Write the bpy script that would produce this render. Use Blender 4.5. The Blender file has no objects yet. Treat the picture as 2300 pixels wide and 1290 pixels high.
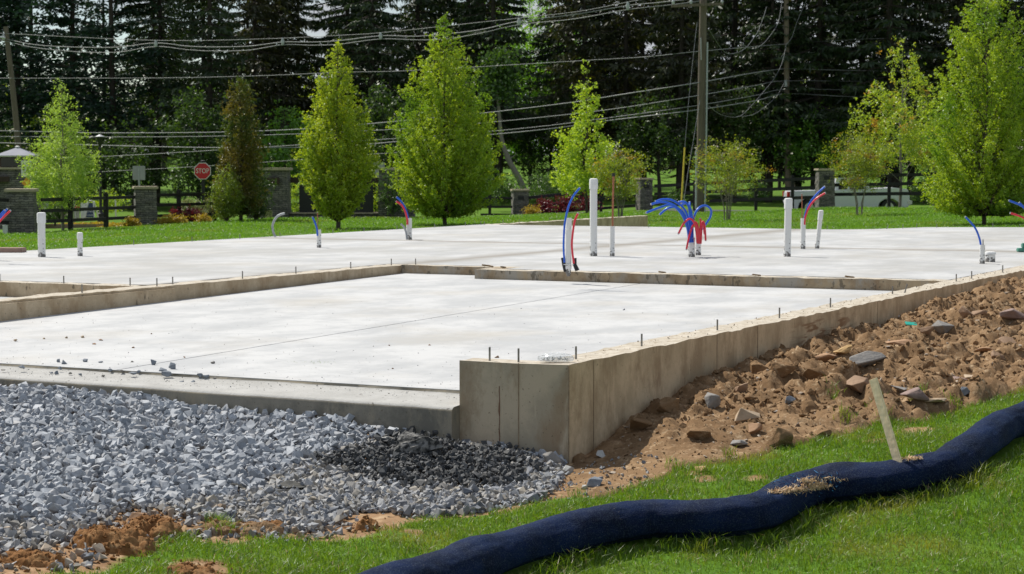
import bpy, bmesh, math, random
import numpy as np
from mathutils import Vector, Matrix
random.seed(7); RS = np.random.RandomState(11)
C = bpy.context.scene.collection
SC = bpy.context.scene
# ---------------------------------------------------------------- camera
F = 4713.0; EYE = 1.4; TH = math.atan(277/F)
cd = bpy.data.cameras.new('camera'); cam = bpy.data.objects.new('camera', cd); C.objects.link(cam)
cam.location = (0, 0, EYE); cam.rotation_euler = (math.pi/2 - TH, 0, 0)
cd.sensor_width = 36; cd.lens = 36*F/2300; cd.clip_end = 6000; cd.clip_start = 0.1
SC.camera = cam
cd.dof.use_dof = True; cd.dof.focus_distance = 15.5; cd.dof.aperture_fstop = 8.0
# ---------------------------------------------------------------- sky and sun
SUN = Vector((-0.70, 0.66, 0)).normalized(); EL = math.radians(52)
sd = Vector((SUN.x*math.cos(EL), SUN.y*math.cos(EL), math.sin(EL)))
w = bpy.data.worlds.new("World"); SC.world = w; w.use_nodes = True
nt = w.node_tree; N = nt.nodes; L = nt.links
bg = N['Background']; bg.inputs['Strength'].default_value = 0.088
sky = N.new('ShaderNodeTexSky'); sky.sky_type = 'NISHITA'; sky.sun_disc = False
sky.sun_elevation = EL; sky.sun_rotation = math.atan2(SUN.x, SUN.y)
sky.air_density = 1.0; sky.dust_density = 0.0; sky.ozone_density = 1.5
tc = N.new('ShaderNodeTexCoord'); mp = N.new('ShaderNodeMapping'); mp.inputs['Scale'].default_value = (1, 1, 2.6)
no = N.new('ShaderNodeTexNoise'); no.inputs['Scale'].default_value = 5; no.inputs['Detail'].default_value = 7; no.inputs['Roughness'].default_value = .6
rp = N.new('ShaderNodeValToRGB'); rp.color_ramp.elements[0].position = .40; rp.color_ramp.elements[1].position = .56
mx = N.new('ShaderNodeMixRGB'); mx.inputs[2].default_value = (5.0, 5.25, 5.6, 1)
L.new(tc.outputs['Generated'], mp.inputs[0]); L.new(mp.outputs[0], no.inputs['Vector']); L.new(no.outputs['Fac'], rp.inputs[0])
L.new(rp.outputs[0], mx.inputs[0]); L.new(sky.outputs[0], mx.inputs[1]); L.new(mx.outputs[0], bg.inputs['Color'])
sl = bpy.data.lights.new('sun', 'SUN'); sun = bpy.data.objects.new('sun', sl); C.objects.link(sun)
sl.energy = 4.8; sl.angle = math.radians(.5); sl.color = (1, .95, .86)
sun.rotation_euler = sd.to_track_quat('Z', 'Y').to_euler(); sun.location = (-20, 20, 40)
SC.view_settings.view_transform = 'Standard'; SC.view_settings.look = 'None'
SC.view_settings.exposure = 0.27; SC.view_settings.gamma = 1; SC.view_settings.use_curve_mapping = False
SC.render.engine = 'CYCLES'; SC.cycles.max_bounces = 6; SC.cycles.transparent_max_bounces = 8
# ---------------------------------------------------------------- where a photo pixel points
def ray(px, py):
    x = (px-1150)/F; y = -(py-645)/F; c, s = math.cos(TH), math.sin(TH)
    return np.array([x, c+y*s, -s+y*c])
def PZ(px, py, z=0.):                      # on the level z
    r = ray(px, py); t = (z-EYE)/r[2]; return np.array([r[0]*t, r[1]*t, z])
def PD(px, py, d):                         # at depth d
    r = ray(px, py); return np.array([0, 0, EYE]) + r*(d/r[1])
O = PZ(1277, 818)[:2]; ANG = math.atan(2302/F*math.cos(TH))
U1 = np.array([math.sin(ANG), math.cos(ANG)]); U2 = np.array([-U1[1], U1[0]])
def AB(p): q = np.asarray(p)[..., :2]-O; return q@U1, q@U2
def WL(a, b, z=0.): q = O+U1*a+U2*b; return np.array([q[0], q[1], z])
def PA(px, py, a0):                        # on the vertical plane a = a0
    r = ray(px, py); t = (a0 + O@U1)/(r[:2]@U1); return np.array([0, 0, EYE])+r*t
def PB(px, py, b0):
    r = ray(px, py); t = (b0 + O@U2)/(r[:2]@U2); return np.array([0, 0, EYE])+r*t
# ---------------------------------------------------------------- terrain
cp = []
for px, py, z in [(-300,1290,-.62),(0,1290,-.70),(300,1290,-.76),(600,1290,-.82),(900,1290,-.87),(1300,1290,-.9),(1700,1290,-.92),(2300,1290,-.86),
    (1500,1240,-.86),(1800,1150,-.76),(2000,1100,-.66),(2200,1040,-.52),(2300,1000,-.46),(2600,900,-.38),(1250,1130,-.75),(900,1180,-.75),
    (600,1150,-.73),(300,1150,-.68),(1500,1080,-.70),(1700,1010,-.58),(1900,960,-.50),(2100,900,-.42),(2300,850,-.35),(0,1100,-.60),
    (1700,900,-.45),(2000,800,-.35),(2300,740,-.26),(500,1000,-.62),(800,1060,-.70),(1050,1080,-.74),(-300,1100,-.52),(-300,950,-.45)]:
    cp.append(PZ(px, py, z))
for px, py in [(1280,1050),(1345,1010),(1410,945),(1560,870),(1700,820),(1800,790),(1900,760),(2010,730),(2100,690),(2250,650)]:
    cp.append(PB(px, py+3, -.02))
for px, py in [(-150,880),(0,878),(100,884),(200,893),(330,899),(430,926),(560,932),(700,942),(790,958),(870,978)]:
    cp.append(PA(px, py, -.14))
for px, py in [(1040,990),(1100,1006),(1180,1022)]: cp.append(PA(px, py, -.06))
for x, y, z in [(-12,8,-.7),(12,8,-.95),(0,3,-1.),(-9,14,-.5),(9,14,-.4),(-12,25,-.35),(14,30,-.25),(-15,36,-.4),(-8,46,-.42),(2,50,-.42),(16,40,-.3),(22,50,-.4),(10,50,-.42)]:
    cp.append(np.array([x, y, z]))
for px, d, z in [(-200,60,-.6),(85,60,-.6),(325,68,-.6),(600,77,-.62),(870,80,-.64),(1168,100,-.98),(1447,103,-.86),(1852,95,-.56),(2300,90,-.45),
    (200,63,-.56),(760,62,-.55),(1010,67,-.56),(1400,72,-.55),(1640,72,-.55),(1930,79,-.53),(2205,66,-.5),(2600,70,-.4),(-200,90,-1.2),(300,88,-1.25),(800,92,-1.2),
    (1200,106,-1.15),(1800,100,-.98),(2300,100,-.95),(2600,104,-.9),(-300,110,-1.2),(1150,112,-1.0),(2300,112,-.85),
    (-300,230,1.0),(500,230,1.0),(1150,230,1.0),(1800,230,1.05),(2600,230,1.1),(1150,160,-.1),(-300,160,-.1),(2600,160,-.1),(0,400,3.),(2300,400,3.),(1150,400,3.)]:
    p = PD(px, 400, d); p[2] = z; cp.append(p)
cp = np.array(cp)
def uv(x, y):
    y = np.maximum(np.asarray(y, float), 5.0)
    return np.stack([np.clip(np.asarray(x, float)/y, -.55, .55)*3.0, np.clip(np.log(y), 1.6, 6.0)], -1)
def tps(r2): return r2*np.log(r2+1e-9)*.5
cu = uv(cp[:, 0], cp[:, 1]); n_ = len(cu)
K = tps(((cu[:, None]-cu[None])**2).sum(-1)) + np.eye(n_)*.004
Pm = np.c_[np.ones(n_), cu]; A_ = np.block([[K, Pm], [Pm.T, np.zeros((3, 3))]])
sol = np.linalg.solve(A_, np.r_[cp[:, 2], np.zeros(3)])
def G(x, y):
    q = uv(x, y); sh = q.shape[:-1]; q = q.reshape(-1, 2); out = np.empty(len(q))
    for i in range(0, len(q), 20000):
        s = q[i:i+20000]; out[i:i+20000] = tps(((s[:, None]-cu[None])**2).sum(-1))@sol[:n_] + sol[n_] + s@sol[n_+1:]
    return out.reshape(sh)
def TG(px, py, off=0.):                    # where the view ray meets the ground (raised by off)
    r = ray(px, py); t = np.concatenate([np.arange(5, 40, .05), np.arange(40, 250, .3)])/r[1]
    pts = np.array([0, 0, EYE])+r*t[:, None]; h = pts[:, 2]-G(pts[:, 0], pts[:, 1])-off
    i = np.argmax(h < 0) if (h < 0).any() else len(h)-1
    i = max(i, 1); f = h[i-1]/(h[i-1]-h[i]+1e-9); return pts[i-1]*(1-f)+pts[i]*f
# ---------------------------------------------------------------- noise
def vnoise(p, scale, seed=0):
    p = np.asarray(p, float)*scale; i = np.floor(p).astype(np.int64); f = p-i; f = f*f*(3-2*f)
    def h(a, b, c):
        n = (a*73856093) ^ (b*19349663) ^ (c*83492791) ^ (seed*2654435); n = (n ^ (n >> 13))*1274126177 & 0x7fffffff
        return ((n ^ (n >> 16)) & 0xffff)/65535.
    r = 0
    for dx in (0, 1):
        for dy in (0, 1):
            for dz in (0, 1):
                wgt = (f[..., 0] if dx else 1-f[..., 0])*(f[..., 1] if dy else 1-f[..., 1])*(f[..., 2] if dz else 1-f[..., 2])
                r = r+wgt*h(i[..., 0]+dx, i[..., 1]+dy, i[..., 2]+dz)
    return r
def fbm(p, scale, octv=4, seed=0):
    r = 0; a = 1; s = 0
    for k in range(octv): r = r+a*vnoise(p, scale*2**k, seed+k*17); s += a; a *= .5
    return r/s*2-1
# ---------------------------------------------------------------- mesh helpers
def mesh_np(name, V, Fs, mat, parent=None, smooth=False):
    V = np.asarray(V, np.float32); me = bpy.data.meshes.new(name)
    Fs = [np.asarray(f, np.int32) for f in Fs if len(f)]
    loops = np.concatenate([f.ravel() for f in Fs]); tot = np.concatenate([np.full(len(f), f.shape[1], np.int32) for f in Fs])
    st = np.concatenate([[0], np.cumsum(tot)[:-1]]).astype(np.int32)
    me.vertices.add(len(V)); me.vertices.foreach_set('co', V.ravel())
    me.loops.add(len(loops)); me.loops.foreach_set('vertex_index', loops)
    me.polygons.add(len(tot)); me.polygons.foreach_set('loop_start', st); me.polygons.foreach_set('loop_total', tot)
    me.update(calc_edges=True); me.validate()
    me.polygons.foreach_set('use_smooth', np.full(len(me.polygons), bool(smooth)))
    me.materials.append(mat); o = bpy.data.objects.new(name, me); C.objects.link(o)
    if parent: o.parent = parent
    return o
class MB:
    def __init__(s): s.v = []; s.f = []
    def add(s, V, Fc):
        o = len(s.v); s.v += [tuple(map(float, q)) for q in V]; s.f += [tuple(int(i)+o for i in f) for f in Fc]; return s
    def box(s, x0, x1, y0, y1, z0, z1):
        return s.add([(x0,y0,z0),(x1,y0,z0),(x1,y1,z0),(x0,y1,z0),(x0,y0,z1),(x1,y0,z1),(x1,y1,z1),(x0,y1,z1)],
                     [(0,3,2,1),(4,5,6,7),(0,1,5,4),(1,2,6,5),(2,3,7,6),(3,0,4,7)])
    def prism(s, poly, z0, z1):
        n = len(poly); return s.add([(x, y, z0) for x, y in poly]+[(x, y, z1) for x, y in poly],
            [tuple(range(n-1, -1, -1)), tuple(range(n, 2*n))]+[(i, (i+1) % n, (i+1) % n+n, i+n) for i in range(n)])
    def bar(s, p, q, w_, h_):               # rectangular bar between two points
        p = Vector(p); q = Vector(q); d = (q-p).normalized(); up = Vector((0, 0, 1)) if abs(d.z) < .95 else Vector((0, 1, 0))
        sx = d.cross(up).normalized()*w_/2; sz = sx.cross(d).normalized()*h_/2
        c = [(-1,-1),(1,-1),(1,1),(-1,1)]
        return s.add([p+sx*i+sz*j for i, j in c]+[q+sx*i+sz*j for i, j in c], [(3,2,1,0),(4,5,6,7)]+[(i,(i+1)%4,(i+1)%4+4,i+4) for i in range(4)])
    def tube(s, pts, rad, n=10, cap=True):
        pts = [Vector(p) for p in pts]; rad = rad if hasattr(rad, '__len__') else [rad]*len(pts); V = []; Fc = []
        ref = None
        for i, p in enumerate(pts):
            d = (pts[min(i+1, len(pts)-1)]-pts[max(i-1, 0)]).normalized()
            if ref is None: ref = d.orthogonal().normalized()
            ref = (ref-d*ref.dot(d)); ref = ref.normalized() if ref.length > 1e-6 else d.orthogonal().normalized()
            b = d.cross(ref)
            for k in range(n):
                t = 2*math.pi*k/n; V.append(p+(ref*math.cos(t)+b*math.sin(t))*rad[i])
        for i in range(len(pts)-1):
            for k in range(n): Fc.append((i*n+k, i*n+(k+1) % n, (i+1)*n+(k+1) % n, (i+1)*n+k))
        if cap: Fc.append(tuple(range(n-1, -1, -1))); Fc.append(tuple((len(pts)-1)*n+k for k in range(n)))
        return s.add(V, Fc)
    def build(s, name, mat, parent=None, smooth=False, bevel=0, seg=2):
        me = bpy.data.meshes.new(name); me.from_pydata(s.v, [], s.f); me.update()
        if bevel:
            bm = bmesh.new(); bm.from_mesh(me)
            bmesh.ops.bevel(bm, geom=[e for e in bm.edges if len(e.link_faces) == 2 and e.calc_face_angle(0) > .5], offset=bevel, segments=seg, affect='EDGES', clamp_overlap=True)
            bm.to_mesh(me); bm.free()
        me.polygons.foreach_set('use_smooth', np.full(len(me.polygons), bool(smooth)))
        if smooth:
            try: me.set_sharp_from_angle(angle=math.radians(42))
            except Exception: pass
        me.materials.append(mat); o = bpy.data.objects.new(name, me); C.objects.link(o)
        if parent: o.parent = parent
        return o
def tag(o, label=None, cat=None, group=None, kind=None):
    if label: o['label'] = label
    if cat: o['category'] = cat
    if group: o['group'] = group
    if kind: o['kind'] = kind
    return o
def empty(name, loc, rz=0., label=None, cat=None, group=None):
    o = bpy.data.objects.new(name, None); C.objects.link(o); o.location = [float(v) for v in loc]; o.rotation_euler = (0, 0, rz)
    o.empty_display_size = .2; return tag(o, label, cat, group)
def smooth_pts(P_, n=6):
    P_ = [np.asarray(p, float) for p in P_]; out = []
    for i in range(len(P_)-1):
        p0, p1, p2, p3 = P_[max(i-1, 0)], P_[i], P_[i+1], P_[min(i+2, len(P_)-1)]
        for k in range(n):
            t = k/n; out.append(.5*((2*p1)+(-p0+p2)*t+(2*p0-5*p1+4*p2-p3)*t*t+(-p0+3*p1-3*p2+p3)*t**3))
    out.append(P_[-1]); return out
# ---------------------------------------------------------------- materials
def newmat(name):
    m = bpy.data.materials.new(name); m.use_nodes = True; return m, m.node_tree.nodes, m.node_tree.links, m.node_tree.nodes['Principled BSDF']
def rgba(c): return (*c, 1)
def noisemat(name, c1, c2, scale=8, rough=.8, bump=.2, bscale=None, detail=6, lo=.35, hi=.65, metal=0, island=0., speck=None, stretch=(1,1,1), spec=.4, bdist=.01):
    m, n, l, b = newmat(name)
    t = n.new('ShaderNodeTexCoord'); mp = n.new('ShaderNodeMapping'); mp.inputs['Scale'].default_value = stretch; l.new(t.outputs['Object'], mp.inputs[0])
    a = n.new('ShaderNodeTexNoise'); a.inputs['Scale'].default_value = scale; a.inputs['Detail'].default_value = detail; a.inputs['Roughness'].default_value = .62
    l.new(mp.outputs[0], a.inputs['Vector'])
    r = n.new('ShaderNodeMapRange'); r.inputs[1].default_value = lo; r.inputs[2].default_value = hi; l.new(a.outputs['Fac'], r.inputs[0])
    x = n.new('ShaderNodeMixRGB'); x.inputs[1].default_value = rgba(c1); x.inputs[2].default_value = rgba(c2); l.new(r.outputs[0], x.inputs[0])
    out = x.outputs[0]
    if island:
        g = n.new('ShaderNodeNewGeometry'); r2 = n.new('ShaderNodeMapRange'); r2.inputs[3].default_value = 1-island; r2.inputs[4].default_value = 1+island
        l.new(g.outputs['Random Per Island'], r2.inputs[0]); vm = n.new('ShaderNodeMixRGB'); vm.blend_type = 'MULTIPLY'; vm.inputs[0].default_value = 1
        l.new(out, vm.inputs[1]); l.new(r2.outputs[0], vm.inputs[2]); out = vm.outputs[0]
    if speck:                              # (colour, scale, threshold)
        v = n.new('ShaderNodeTexNoise'); v.inputs['Scale'].default_value = speck[1]; v.inputs['Detail'].default_value = 3; l.new(t.outputs['Object'], v.inputs['Vector'])
        q = n.new('ShaderNodeMapRange'); q.inputs[1].default_value = speck[2]; q.inputs[2].default_value = speck[2]+.04; l.new(v.outputs['Fac'], q.inputs[0])
        y = n.new('ShaderNodeMixRGB'); y.inputs[2].default_value = rgba(speck[0]); l.new(out, y.inputs[1]); l.new(q.outputs[0], y.inputs[0]); out = y.outputs[0]
    l.new(out, b.inputs['Base Color']); b.inputs['Roughness'].default_value = rough; b.inputs['Metallic'].default_value = metal
    b.inputs['Specular IOR Level'].default_value = spec
    if bump:
        bn = n.new('ShaderNodeTexNoise'); bn.inputs['Scale'].default_value = bscale or scale*4; bn.inputs['Detail'].default_value = 8; l.new(t.outputs['Object'], bn.inputs['Vector'])
        bb = n.new('ShaderNodeBump'); bb.inputs['Strength'].default_value = bump; bb.inputs['Distance'].default_value = bdist; l.new(bn.outputs['Fac'], bb.inputs['Height']); l.new(bb.outputs[0], b.inputs['Normal'])
    return m
def leafmat(name, c1, c2, trans=.45, tcol=None, big=None, clear=0.):
    m, n, l, b = newmat(name); n.remove(b); out = n['Material Output']
    g = n.new('ShaderNodeNewGeometry'); x = n.new('ShaderNodeMixRGB'); x.inputs[1].default_value = rgba(c1); x.inputs[2].default_value = rgba(c2)
    l.new(g.outputs['Random Per Island'], x.inputs[0]); col = x.outputs[0]
    if big:                                # patches of another leaf colour through the crown
        t = n.new('ShaderNodeTexCoord'); a = n.new('ShaderNodeTexNoise'); a.inputs['Scale'].default_value = big[1]; a.inputs['Detail'].default_value = 2; l.new(t.outputs['Object'], a.inputs['Vector'])
        r = n.new('ShaderNodeMapRange'); r.inputs[1].default_value = big[2]; r.inputs[2].default_value = big[2]+.12; l.new(a.outputs['Fac'], r.inputs[0])
        y = n.new('ShaderNodeMixRGB'); y.inputs[2].default_value = rgba(big[0]); l.new(col, y.inputs[1]); l.new(r.outputs[0], y.inputs[0]); col = y.outputs[0]
    d = n.new('ShaderNodeBsdfDiffuse'); tr = n.new('ShaderNodeBsdfTranslucent'); mxs = n.new('ShaderNodeMixShader'); mxs.inputs[0].default_value = trans
    l.new(col, d.inputs['Color'])
    tm = n.new('ShaderNodeMixRGB'); tm.blend_type = 'MULTIPLY'; tm.inputs[0].default_value = 1; tm.inputs[2].default_value = rgba(tcol or (1.5, 1.4, .6)); l.new(col, tm.inputs[1]); l.new(tm.outputs[0], tr.inputs['Color'])
    l.new(d.outputs[0], mxs.inputs[1]); l.new(tr.outputs[0], mxs.inputs[2])
    gl = n.new('ShaderNodeBsdfGlossy'); gl.inputs['Roughness'].default_value = .45; m2 = n.new('ShaderNodeMixShader'); m2.inputs[0].default_value = .05
    l.new(mxs.outputs[0], m2.inputs[1]); l.new(gl.outputs[0], m2.inputs[2]); l.new(m2.outputs[0], out.inputs['Surface'])
    return m
def flat(name, c, rough=.5, metal=0, spec=.5, **k): return noisemat(name, tuple(v*.92 for v in c), c, 20, rough, 0, metal=metal, spec=spec, **k)
# ================================================================ MATERIALS of the building site
def slabmat(name, joints=False):
    m, n, l, b = newmat(name); t = n.new('ShaderNodeTexCoord')
    def noise(sc, det, st=(1, 1, 1), ro=.6):
        mp = n.new('ShaderNodeMapping'); mp.inputs['Scale'].default_value = st; l.new(t.outputs['Object'], mp.inputs[0])
        a = n.new('ShaderNodeTexNoise'); a.inputs['Scale'].default_value = sc; a.inputs['Detail'].default_value = det; a.inputs['Roughness'].default_value = ro; l.new(mp.outputs[0], a.inputs['Vector']); return a.outputs['Fac']
    def rng(x, lo, hi, a=0., b_=1.):
        r = n.new('ShaderNodeMapRange'); r.inputs[1].default_value = lo; r.inputs[2].default_value = hi; r.inputs[3].default_value = a; r.inputs[4].default_value = b_; l.new(x, r.inputs[0]); return r.outputs[0]
    def mix(a, c, f):
        x = n.new('ShaderNodeMixRGB'); l.new(f, x.inputs[0])
        if isinstance(a, tuple): x.inputs[1].default_value = rgba(a)
        else: l.new(a, x.inputs[1])
        x.inputs[2].default_value = rgba(c); return x.outputs[0]
    c = mix((.49, .493, .495), (.39, .397, .405), rng(noise(.9, 8, (1, 1.5, 1)), .42, .60))
    c = mix(c, (.35, .358, .367), rng(noise(3.2, 9, (1.4, 1, 1), .72), .50, .72, 0, .8))
    c = mix(c, (.38, .35, .30), rng(noise(.5, 5), .52, .70, 0, .5))
    c = mix(c, (.51, .51, .51), rng(noise(2.1, 9, (1, 2.2, 1), .75), .55, .7, 0, .7))
    c = mix(c, (.25, .23, .2), rng(noise(26, 2), .74, .77, 0, .6))
    if joints:
        c = mix(c, (.31, .305, .29), rng(noise(.35, 8, (1, 1.3, 1), .7), .42, .62, 0, .65)); c = mix(c, (.30, .27, .23), rng(noise(1.1, 8, (1, 1.6, 1), .75), .62, .74, 0, .5))
    if joints:                             # dirt washed along the control joints
        s = n.new('ShaderNodeSeparateXYZ'); l.new(t.outputs['Object'], s.inputs[0])
        for axis, pos in (('X', 20.33), ('Y', 8.14)):
            d = n.new('ShaderNodeMath'); d.operation = 'SUBTRACT'; d.inputs[1].default_value = pos; l.new(s.outputs[axis], d.inputs[0])
            ab = n.new('ShaderNodeMath'); ab.operation = 'ABSOLUTE'; l.new(d.outputs[0], ab.inputs[0])
            wob = rng(noise(.6, 4), .3, .7, .2, .75)
            dv = n.new('ShaderNodeMath'); dv.operation = 'DIVIDE'; l.new(ab.outputs[0], dv.inputs[0]); l.new(wob, dv.inputs[1])
            c = mix(c, (.23, .21, .18), rng(dv.outputs[0], 0, 1, .85, 0))
    l.new(c, b.inputs['Base Color']); b.inputs['Roughness'].default_value = .8; b.inputs['Specular IOR Level'].default_value = .3
    bb = n.new('ShaderNodeBump'); bb.inputs['Strength'].default_value = .25; bb.inputs['Distance'].default_value = .004; l.new(noise(40, 8), bb.inputs['Height']); l.new(bb.outputs[0], b.inputs['Normal'])
    return m
def wallmat(name, c1, c2, c3, dark=(.10, .085, .06), rust=False, holes=.715, spl=.5):
    m, n, l, b = newmat(name); t = n.new('ShaderNodeTexCoord')
    def noise(sc, det, st=(1, 1, 1), ro=.6):
        mp = n.new('ShaderNodeMapping'); mp.inputs['Scale'].default_value = st; l.new(t.outputs['Object'], mp.inputs[0])
        a = n.new('ShaderNodeTexNoise'); a.inputs['Scale'].default_value = sc; a.inputs['Detail'].default_value = det; a.inputs['Roughness'].default_value = ro; l.new(mp.outputs[0], a.inputs['Vector']); return a.outputs['Fac']
    def rng(x, lo, hi, a=0., b_=1.):
        r = n.new('ShaderNodeMapRange'); r.inputs[1].default_value = lo; r.inputs[2].default_value = hi; r.inputs[3].default_value = a; r.inputs[4].default_value = b_; l.new(x, r.inputs[0]); return r.outputs[0]
    def mix(a, c, f):
        x = n.new('ShaderNodeMixRGB'); l.new(f, x.inputs[0]) if not isinstance(f, float) else setattr(x.inputs[0], 'default_value', f)
        if isinstance(a, tuple): x.inputs[1].default_value = rgba(a)
        else: l.new(a, x.inputs[1])
        x.inputs[2].default_value = rgba(c); return x.outputs[0]
    c = mix(c1, c2, rng(noise(1.9, 9, ro=.7), .44, .56))
    c = mix(c, c3, rng(noise(2.2, 8, (1, 1, .55), .72), .48, .60, 0, .85))
    c = mix(c, tuple(v*1.25 for v in c1), rng(noise(7, 6, (1, 1, .16), .7), .58, .68, 0, .4))
    c = mix(c, (.22, .13, .07), rng(noise(3.3, 7, (1, 1, .35), .7), .58, .70, 0, spl))
    c = mix(c, dark, rng(noise(11, 3, (1, 1, .6)), holes, holes+.04, 0, .7))
    c = mix(c, dark, rng(noise(38, 2), .67, .71, 0, .6))
    if rust:                               # mud smeared on the wall by a glove or shovel
        s = n.new('ShaderNodeSeparateXYZ'); l.new(t.outputs['Object'], s.inputs[0])
        rot = n.new('ShaderNodeMapping'); rot.inputs['Rotation'].default_value = (0, math.radians(32), 0); rot.inputs['Scale'].default_value = (.35, 1, 3.2); l.new(t.outputs['Object'], rot.inputs[0])
        sn = n.new('ShaderNodeTexNoise'); sn.inputs['Scale'].default_value = 6; sn.inputs['Detail'].default_value = 6; sn.inputs['Distortion'].default_value = .8; l.new(rot.outputs[0], sn.inputs['Vector'])
        def win(ch, c0, w_):
            d = n.new('ShaderNodeMath'); d.operation = 'SUBTRACT'; d.inputs[1].default_value = c0; l.new(s.outputs[ch], d.inputs[0]); a_ = n.new('ShaderNodeMath'); a_.operation = 'ABSOLUTE'; l.new(d.outputs[0], a_.inputs[0]); return rng(a_.outputs[0], w_*.5, w_, 1, 0)
        m1 = n.new('ShaderNodeMath'); m1.operation = 'MULTIPLY'; l.new(win('X', 5.9, 1.1), m1.inputs[0]); l.new(win('Z', -.17, .14), m1.inputs[1])
        m2 = n.new('ShaderNodeMath'); m2.operation = 'MULTIPLY'; l.new(m1.outputs[0], m2.inputs[0]); l.new(rng(sn.outputs['Fac'], .5, .58), m2.inputs[1]); c = mix(c, (.26, .15, .075), m2.outputs[0])
    l.new(c, b.inputs['Base Color']); b.inputs['Roughness'].default_value = .85; b.inputs['Specular IOR Level'].default_value = .25
    bb = n.new('ShaderNodeBump'); bb.inputs['Strength'].default_value = .5; bb.inputs['Distance'].default_value = .006; l.new(noise(30, 9, (1, 1, .7)), bb.inputs['Height']); l.new(bb.outputs[0], b.inputs['Normal'])
    return m
M = {}
M['slab'] = slabmat('smooth_concrete'); M['slab_main'] = slabmat('house_concrete', True)
M['wall_bounce'] = wallmat('bounce_tan_concrete', (.60, .465, .30), (.48, .37, .235), (.36, .26, .155), rust=True)  # same concrete as the return; warm bounce from sunny soil mixed into the colour
M['wall_left'] = wallmat('tan_formed_concrete_left', (.52, .42, .29), (.42, .33, .22), (.33, .24, .145), holes=.66)
M['wall_shade'] = wallmat('shade_grey_concrete', (.50, .42, .31), (.39, .335, .25), (.31, .235, .155), spl=.45)  # same concrete as the right wall, greyed to paint in its shade
M['wall_back'] = wallmat('rough_brown_concrete', (.37, .29, .19), (.27, .20, .125), (.33, .31, .27), holes=.60)
M['curb'] = wallmat('damp_shade_concrete', (.24, .22, .18), (.16, .15, .125), (.31, .27, .20), holes=.78, spl=.1)  # damp face; its dark tone also paints the shadow on the step riser
M['ledge'] = noisemat('sunlit_ledge_concrete', (.33, .325, .31), (.40, .395, .38), 5, .85, .4, 60, speck=((.15, .14, .13), 30, .66))  # lighter tone paints sunlight onto the flat ledge
M['walltop'] = noisemat('rough_wall_top', (.36, .31, .24), (.52, .475, .40), 9, .9, .6, 50, speck=((.25, .19, .12), 14, .62))
M['steel'] = noisemat('zinc_steel', (.16, .155, .15), (.30, .29, .27), 60, .45, .2, metal=.7)
M['groove'] = flat('joint_filler', (.10, .095, .09), .9)  # dark filler in the gap between the two pours
M['seam'] = noisemat('form_seam', (.20, .15, .095), (.34, .26, .17), 12, .9, .2)
M['rust'] = noisemat('rust_stain', (.19, .10, .06), (.15, .08, .05), 14, .9, .1)
# ================================================================ FOUNDATION (local x = along right wall, y = along front)
fd = empty('house_foundation', (O[0], O[1], 0), math.atan2(U1[1], U1[0]), 'poured concrete house foundation with white slabs and tan stem walls', 'foundation')
def part(name, mb, mat, parent=fd, **k): return mb.build(name, mat, parent, **k)
def rough_top(name, x0, x1, y0, y1, z0, z1, mat, step=.10, amp=.014, seed=1, gap=None):
    """a wall whose top arris is slightly uneven; sides one material, top a rougher one"""
    nx = max(2, int((x1-x0)/step)); ny = max(2, int((y1-y0)/step)) if (y1-y0) > 1.2 else 2
    if (x1-x0) <= 1.2: nx = 2
    xs = np.linspace(x0, x1, nx+1); ys = np.linspace(y0, y1, ny+1); V = []; X, Y = np.meshgrid(xs, ys, indexing='ij')
    j = fbm(np.stack([X, Y, X*0], -1), 6, 3, seed)*amp
    top = np.stack([X, Y, np.full_like(X, z1)+j-amp*.5], -1).reshape(-1, 3); bot = np.stack([X, Y, np.full_like(X, z0)], -1).reshape(-1, 3)
    def idx(i, k): return i*(ny+1)+k
    T = [(idx(i, k), idx(i+1, k), idx(i+1, k+1), idx(i, k+1)) for i in range(nx) for k in range(ny)]
    S = []; o = len(top)
    for i in range(nx): S += [(idx(i, 0)+o, idx(i+1, 0)+o, idx(i+1, 0), idx(i, 0)), (idx(i+1, ny)+o, idx(i, ny)+o, idx(i, ny), idx(i+1, ny))]
    for k in range(ny): S += [(idx(0, k+1)+o, idx(0, k)+o, idx(0, k), idx(0, k+1)), (idx(nx, k)+o, idx(nx, k+1)+o, idx(nx, k+1), idx(nx, k))]
    ob = mesh_np(name, np.r_[top, bot], [T+S], mat, fd); ob.data.materials.append(M['walltop'])
    mi = np.zeros(len(ob.data.polygons), np.int32); mi[:len(T)] = 1; ob.data.polygons.foreach_set('material_index', mi); return ob
right_wall = rough_top('stem_wall', 0.22, 45, 0, .30, -1.3, 0, M['wall_bounce'], seed=1)
front_wall = rough_top('stem_wall', 0, .217, 0, .86, -1.3, -.003, M['wall_shade'], seed=2, step=.06)
tag(front_wall, 'short return wall in shade grey with a rust streak at the front corner'); tag(right_wall, 'long wall in bounce tan with anchor bolts above the dirt bank')
# corner piece: skin carrying the painted bounce tan on the right face of the corner
garage_left = rough_top('stem_wall', 0, 12.40, 8.08, 8.38, -1.2, 0, M['wall_left'], seed=3)
part('wall_thickening', MB().box(-.002, 6.72, 8.04, 8.078, -1.2, -.035), M['wall_left'], bevel=.004)
back1 = rough_top('stem_wall', 11.50, 11.80, .303, 6.60, -.9, 0, M['wall_back'], amp=.012, seed=4)
back_end = MB().box(11.803, 12.15, 6.3, 6.598, -.9, -.002).build('stem_wall', M['wall_back'], fd)
back2 = rough_top('stem_wall', 12.153, 12.40, 6.3, 8.077, -.9, 0, M['wall_back'], amp=.008, seed=5)
cross = rough_top('stem_wall', 6.40, 6.65, 8.383, 15.85, -.9, 0, M['wall_left'], seed=6)
left_far = rough_top('stem_wall', 30.0, 39.5, 15.60, 15.85, -1.2, 0, M['wall_bounce'], seed=8)
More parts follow.
